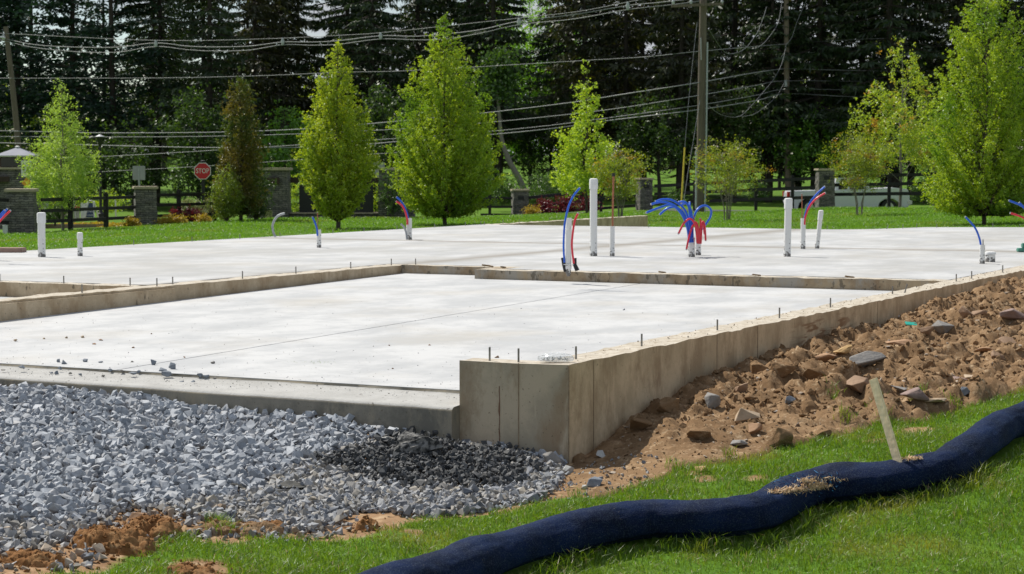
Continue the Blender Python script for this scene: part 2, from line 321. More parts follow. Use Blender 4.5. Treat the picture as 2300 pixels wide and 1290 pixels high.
for o_, t_ in ((garage_left, 'tan wall along the left side of the garage floor'), (back1, 'broken brown kerb at the back of the garage floor'), (back2, 'recessed brown wall left of the broken kerb'),
               (cross, 'pitted tan wall at the left edge of the photo'), (left_far, 'distant wall end by the green lawn')): tag(o_, t_)
# main slab
mp_ = [(6.653, 8.383), (6.653, 15.85), (29.997, 15.85), (30.0, 7.4), (30.35, 6.9), (31.3, 6.45), (32.4, 6.1), (33.3, 4.2), (33.8, .303), (11.803, .303), (11.803, 6.297), (12.403, 6.297), (12.403, 8.383)]
main = part('house_slab', MB().prism(mp_, -1.1, -.003), M['slab_main'])
part('side_slab', MB().box(-.0, 6.397, 8.383, 15.6, -1.1, -.178), M['slab'])
# garage slab, two pours with a joint between; it falls towards the door
def gz(a, b):
    t = (a-.45)/11.05; s = (b-1)/7; return (-.279+.034*s)*(1-t)+(-.137+.012*s)*t
def gslab(b0, b1, a1=11.497):
    n1, n2 = 24, 8; V = []; A = np.linspace(.45, a1, n1+1); B = np.linspace(b0, b1, n2+1)
    for lvl in (0, 1):
        for a in A:
            for b_ in B: V.append((a, b_, gz(a, b_) if lvl == 0 else -1.1))
    def i_(i, k, l_=0): return l_*(n1+1)*(n2+1)+i*(n2+1)+k
    Q = [(i_(i, k), i_(i+1, k), i_(i+1, k+1), i_(i, k+1)) for i in range(n1) for k in range(n2)]
    for i in range(n1): Q += [(i_(i, 0), i_(i, 0, 1), i_(i+1, 0, 1), i_(i+1, 0)), (i_(i, n2), i_(i+1, n2), i_(i+1, n2, 1), i_(i, n2, 1))]
    for k in range(n2): Q += [(i_(0, k), i_(0, k+1), i_(0, k+1, 1), i_(0, k, 1)), (i_(n1, k), i_(n1, k, 1), i_(n1, k+1, 1), i_(n1, k+1))]
    return MB().add(V, Q)
gs = part('garage_slab', gslab(.303, 4.203), M['slab']); tag(gs, 'garage floor half right of the joint')
gs2 = part('garage_slab', gslab(4.222, 6.6), M['slab']); tag(gs2, 'garage floor half left of the joint')
MB().add([(.45, 4.2, gz(.45, 4.2)-.012), (11.49, 4.2, gz(11.49, 4.2)-.012), (11.49, 4.225, gz(11.49, 4.2)-.012), (.45, 4.225, gz(.45, 4.2)-.012)], [(0, 1, 2, 3)]).build('control_joint', M['groove'], fd)
part('garage_slab', gslab(6.6, 8.037, 12.15), M['slab'])
# door sill: swept profile
prof = [(.448, -.262), (.448, -.300), (.435, -.308), (.30, -.317), (.10, -.326), (-.06, -.333), (-.085, -.335), (-.10, -.341), (-.112, -.352), (-.118, -.365), (-.12, -1.3), (.448, -1.3)]
B = np.arange(.862, 8.3, .1); V = []; Q = []; nP = len(prof)
prof[0] = (.448, None)
for bi, b_ in enumerate(B):
    for pi, (a, z) in enumerate(prof):
        wz = .010*(b_-1) if z is None or z > -1 else 0
        jz = (fbm(np.array([[b_*1., a, 0]]), 3, 3, 5)[0]*.006 if 0 < pi < 9 else 0)
        ja = fbm(np.array([[b_*1., 7., 0]]), 5, 3, 9)[0]*.02 if pi in (1, 2) else (fbm(np.array([[b_, 3., 0]]), 2.2, 3, 2)[0]*.008 if pi in (6, 7, 8, 9) else 0)
        V.append((a-abs(ja) if pi in (1, 2) else a+ja, b_, (gz(.45, b_)-.004) if z is None else z+(min(wz, .045) if pi > 4 else .5*min(wz, .045))+jz))
for bi in range(len(B)-1):
    for pi in range(nP): Q.append((bi*nP+pi, bi*nP+(pi+1) % nP, (bi+1)*nP+(pi+1) % nP, (bi+1)*nP+pi))
Q += [tuple(range(nP-1, -1, -1)), tuple((len(B)-1)*nP+k for k in range(nP))]
sill = MB().add(V, Q).build('door_sill', M['curb'], fd, smooth=True); tag(sill, 'damp dark grey door sill with a ledge toned pale as sunlit above the gravel')
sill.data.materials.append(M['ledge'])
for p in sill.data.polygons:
    if p.index < (len(B)-1)*nP and 1 <= p.index % nP <= 7: p.material_index = 1  # flat faces get the painted sunlit tone, the step riser stays dark
# form seams, rust streaks (thin proud fins on the wall faces)
for px in (1165,):
    p = PA(px, 900, 0); b_ = AB(p)[1]; part('form_seam', MB().box(-.004, -.0005, b_-.003, b_+.003, -1.0, -.01), M['seam'])
b_ = AB(PA(1122, 900, 0))[1]
st = MB(); zs = np.linspace(-.18, -.66, 14); ws = (.002+.006*np.random.RandomState(3).rand(14))*np.linspace(.5, 1.3, 14); V = [(-.0025, b_+.002*math.sin(i*1.7)-ws[i], z) for i, z in enumerate(zs)]+[(-.0025, b_+.002*math.sin(i*1.7)+ws[i], z) for i, z in enumerate(zs)]
st.add(V, [(i, i+1, i+15, i+14) for i in range(13)]); st.build('rust_streak', M['rust'], fd)
for px, py in ((1333, 950), (1701, 790), (1971, 700), (1610, 820), (2160, 655)):
    a = AB(PB(px, py, 0))[0]; part('form_seam', MB().box(a-.003, a+.003, -.0035, -.0005, -1.2, -.012), M['seam'])
part('form_seam', MB().box(-.006, .004, -.006, .0, -1.2, -.012), M['seam'])
part('corner_panel', MB().box(0.0, .2195, -.0025, -.0002, -1.25, -.008), M['wall_bounce'])
# mud smears on the right wall
bolts = {}
def bolt(px, py, wall, a=None, b=None, lean=0, h=.085, z=0):
    q = PZ(px, py, z); A_, B_ = AB(q)
    if a is not None: A_ = a
    if b is not None: B_ = b
    mb = MB(); mb.tube([(A_, B_, z-.03), (A_+lean*.3, B_-lean, z+h)], .0078, 8); o = part('anchor_bolt', mb, M['steel'], wall, smooth=True)
for px, py in [(1327, 806), (1474, 776), (1630, 741), (1778, 713), (1900, 690), (2014, 661), (2092, 657), (2157, 632), (2191, 625), (2266, 611)]: bolt(px, py, right_wall, b=.14, lean=(.03 if px == 2092 else 0))
a_ = .1
for px, py in [(1087, 809), (1152, 812)]: bolt(px, py, front_wall, a=.10)
for px, py in [(148, 655), (308, 640), (380, 638), (530, 624), (671, 614), (789, 603), (882, 595)]: bolt(px, py, garage_left, b=8.2)
bolt(940, 594, back2, a=12.28)
for px, py in [(20, 630), (143, 636), (276, 642)]: bolt(px, py, cross, a=6.5)
for px, py in [(245, 549), (402, 542), (520, 536), (620, 531), (731, 524), (802, 520), (893, 516), (970, 511), (1041, 507), (1073, 505)]: bolt(px, py, main, b=15.72)
for px, py in [(1115, 502), (1158, 500), (1219, 496)]: bolt(px, py, left_far, b=15.72)
for px, py, le in [(1457, 511, 0), (1858, 514, 0), (1990, 514, .05), (2028, 513, 0), (2059, 511, 0), (2104, 511, 0), (2230, 510.5, 0), (1088, 505, 0)]: bolt(px, py+.5, main, lean=le)
# corner nut washers at the two nearest bolts
# ================================================================ PIPES standing in the slab
def pvcmat():
    m, n, l, b = newmat('white_pvc_spattered'); t = n.new('ShaderNodeTexCoord'); s = n.new('ShaderNodeSeparateXYZ'); l.new(t.outputs['Object'], s.inputs[0])
    a = n.new('ShaderNodeTexNoise'); a.inputs['Scale'].default_value = 28; a.inputs['Detail'].default_value = 4; l.new(t.outputs['Object'], a.inputs['Vector'])
    z = n.new('ShaderNodeMapRange'); z.inputs[1].default_value = 0; z.inputs[2].default_value = .45; z.inputs[3].default_value = .24; z.inputs[4].default_value = 0; l.new(s.outputs['Z'], z.inputs[0])
    z2 = n.new('ShaderNodeMapRange'); z2.inputs[1].default_value = 0; z2.inputs[2].default_value = .07; z2.inputs[3].default_value = .16; z2.inputs[4].default_value = 0; l.new(s.outputs['Z'], z2.inputs[0])
    ad = n.new('ShaderNodeMath'); l.new(a.outputs['Fac'], ad.inputs[0]); l.new(z.outputs[0], ad.inputs[1]); a2 = n.new('ShaderNodeMath'); l.new(ad.outputs[0], a2.inputs[0]); l.new(z2.outputs[0], a2.inputs[1])
    r = n.new('ShaderNodeMapRange'); r.inputs[1].default_value = .76; r.inputs[2].default_value = .79; l.new(a2.outputs[0], r.inputs[0])
    x = n.new('ShaderNodeMixRGB'); x.inputs[1].default_value = (.72, .72, .70, 1); x.inputs[2].default_value = (.16, .15, .14, 1); l.new(r.outputs[0], x.inputs[0]); l.new(x.outputs[0], b.inputs['Base Color']); b.inputs['Roughness'].default_value = .4
    return m
M['pvc'] = pvcmat(); M['cap'] = noisemat('white_cap', (.70, .70, .69), (.80, .80, .79), 12, .35, 0)
M['dark_hole'] = flat('pipe_inside', (.03, .03, .03), .9)
M['blue'] = noisemat('blue_tubing', (.015, .10, .55), (.02, .13, .68), 30, .3, 0); M['red'] = noisemat('red_tubing', (.60, .025, .045), (.75, .04, .07), 30, .3, 0)
M['copper'] = noisemat('copper', (.42, .17, .09), (.30, .12, .07), 20, .5, 0, metal=.5); M['foam'] = noisemat('black_foam', (.02, .02, .022), (.035, .035, .038), 40, .8, .3)
M['conduit'] = noisemat('grey_conduit', (.30, .32, .34), (.42, .44, .46), 14, .4, 0); M['black'] = noisemat('black_paint', (.012, .012, .013), (.022, .022, .024), 20, .6, 0)
M['green_plastic'] = noisemat('green_plastic', (.05, .20, .15), (.08, .27, .20), 20, .5, 0)
def pipe(px, py, top, wpx, label, cap=False, lean=0., group='white plastic pipes standing in the slab', z=0., d=None):
    base = PZ(px, py, z) if d is None else np.array([*PD(px, py, d)[:2], z]); dd = base[1]; h = EYE-(top-368)/F*dd-z; r = wpx/F*dd/2
    t = empty('plastic_pipe', base, 0, label, 'pipe', group)
    n = 20; V = [];
    def ring(rr, zz): return [(rr*math.cos(2*math.pi*k/n)+lean*zz, rr*math.sin(2*math.pi*k/n), zz) for k in range(n)]
    hh = h-(.05 if cap else 0); V = ring(r, -.05)+ring(r*1.03, .01)+ring(r, .05)+ring(r, hh)+ring(r*.84, hh)+ring(r*.84, hh-.12)
    Fc = [(i*n+k, i*n+(k+1) % n, (i+1)*n+(k+1) % n, (i+1)*n+k) for i in range(5) for k in range(n)]+[tuple(5*n+k for k in range(n))]
    MB().add(V, Fc).build('pipe_body', M['pvc'], t, smooth=True)
    if cap:
        V = []; R_ = r*1.17; c0 = h-min(.16, .3*h)
        for rr, zz in ((r*.9, c0), (R_, c0), (R_, h-.03), (R_*.93, h-.008), (R_*.6, h)): V += ring(rr, zz)
        MB().add(V, [(i*n+k, i*n+(k+1) % n, (i+1)*n+(k+1) % n, (i+1)*n+k) for i in range(4) for k in range(n)]+[tuple(4*n+k for k in range(n))]).build('end_cap', M['cap'], t, smooth=True)
    return t, base, h, r
pipe(94, 577, 477, 17, 'thick capped white pipe near the left edge, beside a shorter one', True)
pipe(180, 575, 522, 11.5, 'short capped white pipe beside the thick one near the left edge', True)
pipe(716.5, 556, 516, 10, 'short open white sleeve with one blue tube, in front of the columnar tree')
pipe(919, 538, 490, 12.5, 'open white sleeve with a blue and a red tube below the big tree')
pipe(1333, 575, 401, 16.5, 'tallest white pipe with a rounded cap, beside the copper riser', True)
pipe(1375, 575, 508, 11, 'slim white sleeve around the copper riser, right of the tallest pipe')
pipe(1553, 577, 534, 15.5, 'left one of the two joined sleeves under the bundle of blue tubes')
pipe(1568, 573, 535, 13, 'right one of the two joined sleeves, holding the red tubes')
pipe(1768, 576, 445, 16, 'thick capped white pipe right of the tube bundle', True, lean=.015)
pipe(1803.5, 559, 490, 11, 'slim open sleeve with blue and red tubes, in front of the truck side pillar')
pipe(1835, 558, 472, 10, 'slim capped white pipe, leaning, right of the pair of tubes', True, lean=.10)
pipe(2206, 592, 550, 12, 'short spattered sleeve with one blue tube near the right edge')
pipe(2224, 588, 565, 22, 'low wide capped stub beside the spattered sleeve at right', True)
pipe(2322, 560, 500, 13, 'white sleeve at the right border holding blue and red tubes')
pipe(-14, 585, 505, 13, 'white sleeve at the left border holding blue and red tubes')
# leaning sleeve cast into the broken kerb
t5 = empty('plastic_pipe', (*PZ(1276, 612, 0)[:2], 0), 0, 'white sleeve strapped between black foam collars at the broken kerb', 'pipe', 'white plastic pipes standing in the slab')
d5 = t5.location.y-.22; inv = Vector(t5.location)
def L5(px, py, d=None): return Vector(PD(px, py, d or d5))-inv
MB().tube([L5(1277, 621), L5(1276, 612), L5(1276, 598), L5(1276.5, 560), L5(1277.5, 490)], [.018, .036, .041, .041, .0385], 18).build('pipe_body', M['pvc'], t5, smooth=True)
MB().tube([L5(1276, 604), L5(1276, 598)], .0445, 18).build('coupling', M['cap'], t5, smooth=True)
for y in (515, 594):
    q = L5(1277, y); R_ = .068; MB().tube([(q.x+R_*math.cos(k*math.pi/10), q.y+.055*math.sin(k*math.pi/10), q.z) for k in range(21)], .006, 6).build('zip_tie', M['cap'], t5, smooth=True)
for s, pts in ((0, [(1265, 579), (1267, 596), (1271, 610)]), (1, [(1290, 580), (1291, 595), (1297, 608)])):
    MB().tube([L5(x, y) for x, y in pts], [.030, .026, .03], 12).build('foam_collar', M['foam'], t5, smooth=True)
def tubing(pts, d, mat, label, rpx=2.6, kind='water tube', name='plastic_tube', group='blue and red water tubes', dy=0., r=None):
    n_p = len(pts); W = [PD(x, y, d+dy*i/(n_p-1)) for i, (x, y) in enumerate(pts)]; W = smooth_pts(W, 7); b0 = W[0]
    rr = r or .86*rpx/F*d; o = MB().tube([w_-b0 for w_ in W], rr, 10).build(name, M[mat], None, smooth=True); o.location = b0
    e = W[-1]-W[-2]; e = e/np.linalg.norm(e)
    tip = MB().tube([W[-1]-b0-e*.002, W[-1]-b0+e*.012], rr*.93, 10).build('tube_end', M['conduit'], o, smooth=True)
    return tag(o, label, kind, group)
D_ = lambda px, py: PZ(px, py)[1]
tubing([(713, 530), (712, 516), (708, 502), (702, 488)], 35.1, 'blue', 'short blue tube rising from the sleeve in front of the columnar tree', 2.3)
tubing([(714, 530), (713.5, 500), (713, 478)], 35.15, 'copper', 'thin copper rod in the sleeve in front of the columnar tree', 1.1, 'rod', 'copper_rod', 'copper rods in sleeves')
tubing([(918, 505), (916, 488), (910, 468), (901, 453), (891, 443)], 38.85, 'blue', 'blue tube curving left from the sleeve below the big tree', 2.5)
tubing([(915, 505), (914, 490), (909, 473), (901, 460), (890, 453)], 38.8, 'red', 'red tube curving left from the sleeve below the big tree', 2.5)
tubing([(914, 538), (912, 522), (907, 510), (901, 504)], 38.75, 'conduit', 'small grey conduit stub leaning on the sleeve below the big tree', 2.6, 'conduit', 'conduit', 'grey conduits')
tubing([(619, 532), (614, 522), (612, 508), (617, 494), (626, 484), (638, 480)], 40.1, 'conduit', 'grey conduit bent like a hook at the lawn edge of the slab', 3., 'conduit', 'conduit', 'grey conduits')
tubing([(1268, 590), (1266, 560), (1266.5, 530), (1269, 500), (1276, 468), (1287, 442), (1302, 423)], 25.95, 'blue', 'long blue tube bowing right along the strapped sleeve', 2.7)
tubing([(1289, 592), (1286, 570), (1284.5, 548), (1287, 520), (1291, 497), (1298, 480)], 25.95, 'red', 'red tube on the right side of the strapped sleeve', 2.8)
tubing([(1376, 560), (1376, 500), (1377, 440), (1378, 396)], 31.9, 'copper', 'tall copper riser standing in the slim sleeve', 2.6, 'riser', 'copper_pipe', 'copper rods in sleeves')
q = PD(1378, 392, 31.9); blk = MB().tube([(0, 0, -.03), (0, 0, .02)], .024, 12).build('elbow_cap', M['black'], None, smooth=True); blk.location = q; tag(blk, 'black elbow cap on top of the copper riser', 'cap')
for i, (pts, lb) in enumerate([
    ([(1548, 545), (1543, 510), (1530, 480), (1508, 461), (1483, 466), (1452, 478)], 'lowest long blue tube of the bundle, reaching furthest left'),
    ([(1549, 545), (1545, 512), (1535, 482), (1512, 460), (1485, 454), (1463, 459)], 'second long blue tube of the bundle, arching left'),
    ([(1551, 545), (1549, 505), (1537, 470), (1512, 451), (1490, 448), (1473, 453)], 'uppermost long blue tube of the bundle, arching left'),
    ([(1547, 545), (1545, 512), (1537, 482), (1520, 467), (1500, 468), (1482, 482)], 'blue tube of the bundle with its end drooping low at left'),
    ([(1552, 545), (1552, 500), (1547, 465), (1537, 454), (1525, 454)], 'blue tube of the bundle bent over near the top with a short hook'),
    ([(1556, 545), (1555, 500), (1551, 470), (1541, 457), (1532, 460)], 'blue tube of the bundle with a tight hook at the middle'),
    ([(1554, 545), (1550, 505), (1549, 475), (1549, 455)], 'straightest blue tube of the bundle, end pointing up'),
    ([(1555, 545), (1556, 500), (1566, 472), (1582, 462), (1596, 470), (1596, 486), (1588, 500), (1576, 516)], 'blue tube of the bundle looping to the right like a ring')]):
    tubing(pts, 31.5+.05*(i % 4), 'blue', lb, 2.9, dy=-.25+.1*i)
for i, (pts, lb) in enumerate([
    ([(1566, 545), (1564, 515), (1557, 497), (1548, 492), (1536, 502), (1524, 525)], 'red tube of the bundle arching over to the left'),
    ([(1568, 545), (1566, 515), (1560, 504), (1553, 514), (1546, 540), (1542, 560)], 'red tube of the bundle hanging down across the sleeve'),
    ([(1569, 548), (1569, 520), (1566, 504), (1560, 498)], 'short red tube at the centre of the bundle'),
    ([(1571, 548), (1572, 520), (1574, 500), (1573, 492)], 'upright red tube at the centre of the bundle'),
    ([(1574, 548), (1576, 515), (1579, 498), (1583, 510), (1585, 540)], 'outermost red tube of the bundle drooping right'),
    ([(1573, 548), (1574, 515), (1576, 502), (1580, 500), (1582, 525)], 'red tube of the bundle bent over beside the outermost one')]):
    tubing(pts, 31.45+.04*i, 'red', lb, 2.6, dy=-.15+.06*i)
tubing([(1566, 548), (1560, 500), (1558, 484)], 31.7, 'copper', 'thin brown rod inside the tube bundle', 1.2, 'rod', 'copper_rod', 'copper rods in sleeves')
tubing([(1806, 505), (1808, 485), (1817, 460), (1833, 438), (1852, 420)], 34.6, 'blue', 'blue tube leaning right in front of the stone pillar', 2.6)
tubing([(1807, 505), (1809, 488), (1818, 465), (1833, 447), (1853, 434)], 34.55, 'red', 'red tube leaning right in front of the stone pillar', 2.5)
tubing([(1802, 505), (1801.5, 470), (1801, 436)], 34.6, 'copper', 'thin rusty rod in the sleeve before the stone pillar', 1.4, 'rod', 'copper_rod', 'copper rods in sleeves')
tubing([(2204, 565), (2201, 540), (2190, 512), (2169, 488)], 29.5, 'blue', 'blue tube curving left from the spattered sleeve', 2.7)
tubing([(2208, 560), (2208, 540)], 29.5, 'steel', 'short steel rod in the spattered sleeve', 1.5, 'rod', 'steel_rod')
tubing([(2321, 520), (2315, 490), (2298, 465), (2267, 451)], 31.5, 'blue', 'upper blue tube entering at the right border', 2.7)
tubing([(2323, 520), (2318, 495), (2305, 472), (2290, 456)], 31.6, 'blue', 'second blue tube at the right border, behind the upper one', 2.7)
tubing([(2322, 520), (2316, 505), (2300, 490), (2270, 479)], 31.4, 'red', 'red tube entering at the right border', 2.7)
tubing([(-13, 520), (-8, 500), (0, 485), (10, 473)], 29.5, 'blue', 'blue tube at the left border', 2.7)
tubing([(-14, 520), (-10, 503), (2, 488), (16, 470)], 29.6, 'blue', 'second blue tube at the left border, reaching a bit further right', 2.5)
tubing([(-12, 520), (-6, 505), (8, 488), (23, 474)], 29.4, 'red', 'red tube at the left border', 2.7)
q = PZ(2299, 566); gb = MB().box(-.10, .12, -.08, .08, 0, .06).box(-.03, .12, -.06, .06, .06, .14).build('valve_box', M['green_plastic'], None, bevel=.012); gb.location = q; tag(gb, 'green plastic box lying on the slab at the right border', 'box')
# ================================================================ GROUND
def poly_world(pts, off=0.): return np.array([TG(x, y, off)[:2] if not isinstance(x, str) else y for x, y in pts])
def inside(P_, poly):
    x, y = P_[..., 0], P_[..., 1]; r = np.zeros(x.shape, bool); n = len(poly)
    for i in range(n):
        x1, y1 = poly[i]; x2, y2 = poly[(i+1) % n]
        c = ((y1 > y) != (y2 > y)) & (x < (x2-x1)*(y-y1)/(y2-y1+1e-12)+x1); r ^= c
    return r
def sdist(P_, poly):                       # >0 inside
    d = np.full(P_.shape[:-1], 1e9); n = len(poly)
    for i in range(n):
        a = poly[i]; b_ = poly[(i+1) % n]; e = b_-a; t = np.clip(((P_-a)@e)/(e@e+1e-12), 0, 1)
        d = np.minimum(d, np.linalg.norm(P_-a-t[..., None]*e, axis=-1))
    return np.where(inside(P_, poly), d, -d)
wl = lambda a, b: WL(a, b)[:2]
soil_poly = np.array([TG(x, y)[:2] for x, y in [(-400, 1330), (-60, 1310), (240, 1285), (262, 1262), (330, 1228), (400, 1200), (480, 1192), (590, 1213), (700, 1222), (820, 1212), (905, 1172), (1030, 1165), (1150, 1150),
    (1250, 1128), (1330, 1120), (1420, 1098), (1480, 1078), (1530, 1045), (1600, 1040), (1680, 1028), (1740, 1003), (1800, 992), (1840, 985), (1900, 968), (1960, 950), (2010, 945), (2080, 940), (2130, 925), (2200, 905), (2260, 888), (2330, 868), (2500, 830), (2900, 760)]]
    + [wl(24, -4), wl(24, .1), wl(0.1, .1), wl(0.1, .9), wl(.1, 9)])
dirt_poly = np.array([TG(x, y)[:2] for x, y in [(1262, 1100), (1330, 1122), (1420, 1100), (1480, 1080), (1530, 1048), (1600, 1042), (1680, 1030), (1740, 1006), (1800, 995), (1840, 988), (1900, 972), (1960, 955), (2010, 949), (2080, 944), (2130, 928), (2200, 908), (2260, 890), (2330, 872), (2500, 834), (2900, 765)]]
    + [wl(24, -4), wl(24, -.0), wl(-.05, -.0)])
gravel_poly = np.array([TG(x, y)[:2] for x, y in [(-500, 1300), (-60, 1262), (60, 1240), (150, 1215), (215, 1180), (290, 1152), (360, 1150), (420, 1165), (500, 1180), (590, 1196), (700, 1206), (760, 1185), (790, 1160), (850, 1150), (905, 1160), (1000, 1162), (1150, 1142), (1235, 1122),
    (1262, 1085), (1262, 1058)]]+[wl(-.005, .0), wl(-.005, .86), wl(-.13, .87), wl(-.13, 8.4)])
bare_patches = [(450, 1275, .20), (1580, 1078, .10), (1690, 1075, .10), (1960, 990, .12), (1560, 1062, .07), (2060, 965, .15), (930, 1195, .07), (500, 1207, .18)]
bare = [(TG(x, y)[:2], r) for x, y, r in bare_patches]
ys = np.concatenate([np.linspace(-60, 6, 14), np.arange(7, 10.6, .35), np.arange(10.8, 17, .07), 17*np.exp(np.arange(0, 5.4, .045))])
xs_h = np.concatenate([np.arange(0, 5.2, .07), 5.2*np.exp(np.arange(.05, 6.3, .075))]); xs = np.concatenate([-xs_h[:0:-1], xs_h])
X, Y = np.meshgrid(xs, ys, indexing='ij'); Z = G(X, Y); Z += fbm(np.stack([X, Y, X*0], -1), 1.7, 3, 3)*.02*np.clip((Y-8)/4, 0, 1)
A_, B_ = AB(np.stack([X, Y], -1)); foot = (A_ > .10) & (A_ < 33) & (B_ > .12) & (B_ < 15.75) & ~((A_ > 30) & (B_ > 6)); foot |= (A_ > 30) & (A_ < 39.5) & (B_ < 15.7) & (B_ > 6) & False
Z = np.where(foot, np.minimum(Z, -.62), Z); foot2 = (A_ > -.06) & (A_ < 45) & (B_ > .12) & (B_ < .9); Z = np.where(foot2, np.minimum(Z, -.9), Z)
XY = np.stack([X, Y], -1); sdg = sdist(XY, soil_poly); soil = np.clip(.5+(sdg+fbm(np.stack([X, Y, X*0], -1), 5, 3, 8)*.10)/.12, 0, 1)
for c, r in bare: soil = np.maximum(soil, np.clip(1.4-np.linalg.norm(XY-c, axis=-1)/r+fbm(np.stack([X, Y, X*0], -1), 9, 3, 4)*.6, 0, 1))
nx, ny = X.shape; I = np.arange(nx*ny).reshape(nx, ny); Q = np.stack([I[:-1, :-1], I[1:, :-1], I[1:, 1:], I[:-1, 1:]], -1).reshape(-1, 4)
def groundmat():
    m, n, l, b = newmat('turf_and_soil'); at = n.new('ShaderNodeAttribute'); at.attribute_name = 'soil'; t = n.new('ShaderNodeTexCoord')
    def nz(sc, d=6):
        a = n.new('ShaderNodeTexNoise'); a.inputs['Scale'].default_value = sc; a.inputs['Detail'].default_value = d; l.new(t.outputs['Object'], a.inputs['Vector']); return a.outputs['Fac']
    def mx(c1, c2, f, lo=.35, hi=.65):
        r = n.new('ShaderNodeMapRange'); r.inputs[1].default_value = lo; r.inputs[2].default_value = hi; l.new(f, r.inputs[0]); x = n.new('ShaderNodeMixRGB'); l.new(r.outputs[0], x.inputs[0])
        for s, c in ((1, c1), (2, c2)): (l.new(c, x.inputs[s]) if not isinstance(c, tuple) else setattr(x.inputs[s], 'default_value', rgba(c)))
        return x.outputs[0]
    g = mx((.095, .185, .018), (.07, .15, .014), nz(.25, 8)); g = mx(g, (.125, .165, .028), nz(1.3, 8), .5, .8)
    s_ = mx((.31, .195, .11), (.22, .13, .07), nz(2.2, 9)); s_ = mx(s_, (.43, .31, .19), nz(9, 8), .52, .72)
    l.new(mx(g, s_, at.outputs['Fac'], .3, .7), b.inputs['Base Color']); b.inputs['Roughness'].default_value = .95; b.inputs['Specular IOR Level'].default_value = .1
    bb = n.new('ShaderNodeBump'); bb.inputs['Strength'].default_value = .8; bb.inputs['Distance'].default_value = .02; l.new(nz(22, 8), bb.inputs['Height']); l.new(bb.outputs[0], b.inputs['Normal']); return m
gr = mesh_np('ground', np.stack([X, Y, Z], -1).reshape(-1, 3), [Q], groundmat(), smooth=True); tag(gr, kind='structure')
at = gr.data.attributes.new('soil', 'FLOAT', 'POINT'); at.data.foreach_set('value', soil.reshape(-1).astype(np.float32))
# ---------------------------------------------------------------- dirt bank: fine mesh with clods
def soilmat(name, c1, c2, c3, dry=(.47, .34, .21)):
    m, n, l, b = newmat(name); t = n.new('ShaderNodeTexCoord')
    def nz(sc, d=6, r=.6):
        a = n.new('ShaderNodeTexNoise'); a.inputs['Scale'].default_value = sc; a.inputs['Detail'].default_value = d; a.inputs['Roughness'].default_value = r; l.new(t.outputs['Object'], a.inputs['Vector']); return a.outputs['Fac']
    def mx(c1, c2, f, lo=.35, hi=.65):
        r = n.new('ShaderNodeMapRange'); r.inputs[1].default_value = lo; r.inputs[2].default_value = hi; l.new(f, r.inputs[0]); x = n.new('ShaderNodeMixRGB'); l.new(r.outputs[0], x.inputs[0])
        for s, c in ((1, c1), (2, c2)): (l.new(c, x.inputs[s]) if not isinstance(c, tuple) else setattr(x.inputs[s], 'default_value', rgba(c)))
        return x.outputs[0]
    c = mx(c1, c2, nz(1.4, 8)); c = mx(c, c3, nz(5, 8, .7), .5, .68); c = mx(c, dry, nz(16, 6, .7), .56, .7); c = mx(c, tuple(v*.6 for v in c2), nz(30, 4), .60, .72)
    l.new(c, b.inputs['Base Color']); b.inputs['Roughness'].default_value = .97; b.inputs['Specular IOR Level'].default_value = .08
    bb = n.new('ShaderNodeBump'); bb.inputs['Strength'].default_value = 1; bb.inputs['Distance'].default_value = .012; l.new(nz(45, 9, .75), bb.inputs['Height']); l.new(bb.outputs[0], b.inputs['Normal']); return m
M['dirt'] = soilmat('brown_dirt', (.26, .165, .09), (.16, .098, .052), (.32, .215, .125), (.47, .355, .23)); M['orange_clay'] = soilmat('orange_clay', (.27, .14, .06), (.19, .09, .035), (.34, .195, .09), (.42, .27, .14))
def bumps(XY, Z, cs, rs, hs, seed=0):
    out = np.zeros(XY.shape[:-1])
    for (cx, cy), r, h in zip(cs, rs, hs):
        m_ = (abs(XY[..., 0]-cx) < r*1.3) & (abs(XY[..., 1]-cy) < r*1.3)
        if not m_.any(): continue
        p = XY[m_]; d = np.linalg.norm((p-[cx, cy]), axis=-1)/r; d = d*(1+.45*fbm(np.c_[p, p[:, :1]*0+seed], 2.2/r, 2, 5))
        out[m_] = np.maximum(out[m_], h*np.sqrt(np.clip(1-d*d, 0, 1)))
    return out
rs_ = np.random.RandomState(5)
aa = np.concatenate([np.arange(-1.2, 7, .028), 7*np.exp(np.arange(0, 1.25, .0045))]); bb_ = -np.concatenate([np.arange(-.0, 3.2, .028), 3.2*np.exp(np.arange(.01, .7, .02))])+.0
Ag, Bg = np.meshgrid(aa, bb_, indexing='ij'); XYd = O+Ag[..., None]*U1+Bg[..., None]*U2
sdd = sdist(XYd[::2, ::2], dirt_poly); from_idx = np.minimum(np.arange(Ag.shape[0])//2, sdd.shape[0]-1), np.minimum(np.arange(Ag.shape[1])//2, sdd.shape[1]-1); sdd = sdd[from_idx[0]][:, from_idx[1]]
p3 = np.stack([XYd[..., 0], XYd[..., 1], XYd[..., 0]*0], -1)
nearwall = np.clip(1-abs(Bg)/1.6, 0, 1); front = np.clip((Ag-.3)/1.5, 0, 1)
Zd = G(XYd[..., 0], XYd[..., 1])
nb = 9000; ca = np.abs(rs_.rand(nb))**1.1*19-.2; cb = -rs_.rand(nb)*4.2; cs = O+ca[:, None]*U1+cb[:, None]*U2; rr = .012+.10*rs_.rand(nb)**7*(.35+np.clip(ca/2, 0, 1))+.03*rs_.rand(nb)**2; bump_ = bumps(XYd, Zd, cs, rr, rr*(.55+.4*rs_.rand(nb)))
nb = 26; ca = .4+18*rs_.rand(nb)**1.2; cb = -.10-.12*rs_.rand(nb); cs = O+ca[:, None]*U1+cb[:, None]*U2; rr = .07+.07*rs_.rand(nb); bump_ = np.maximum(bump_, bumps(XYd, Zd, cs, rr, rr*.75))
rough = .35+.65*front
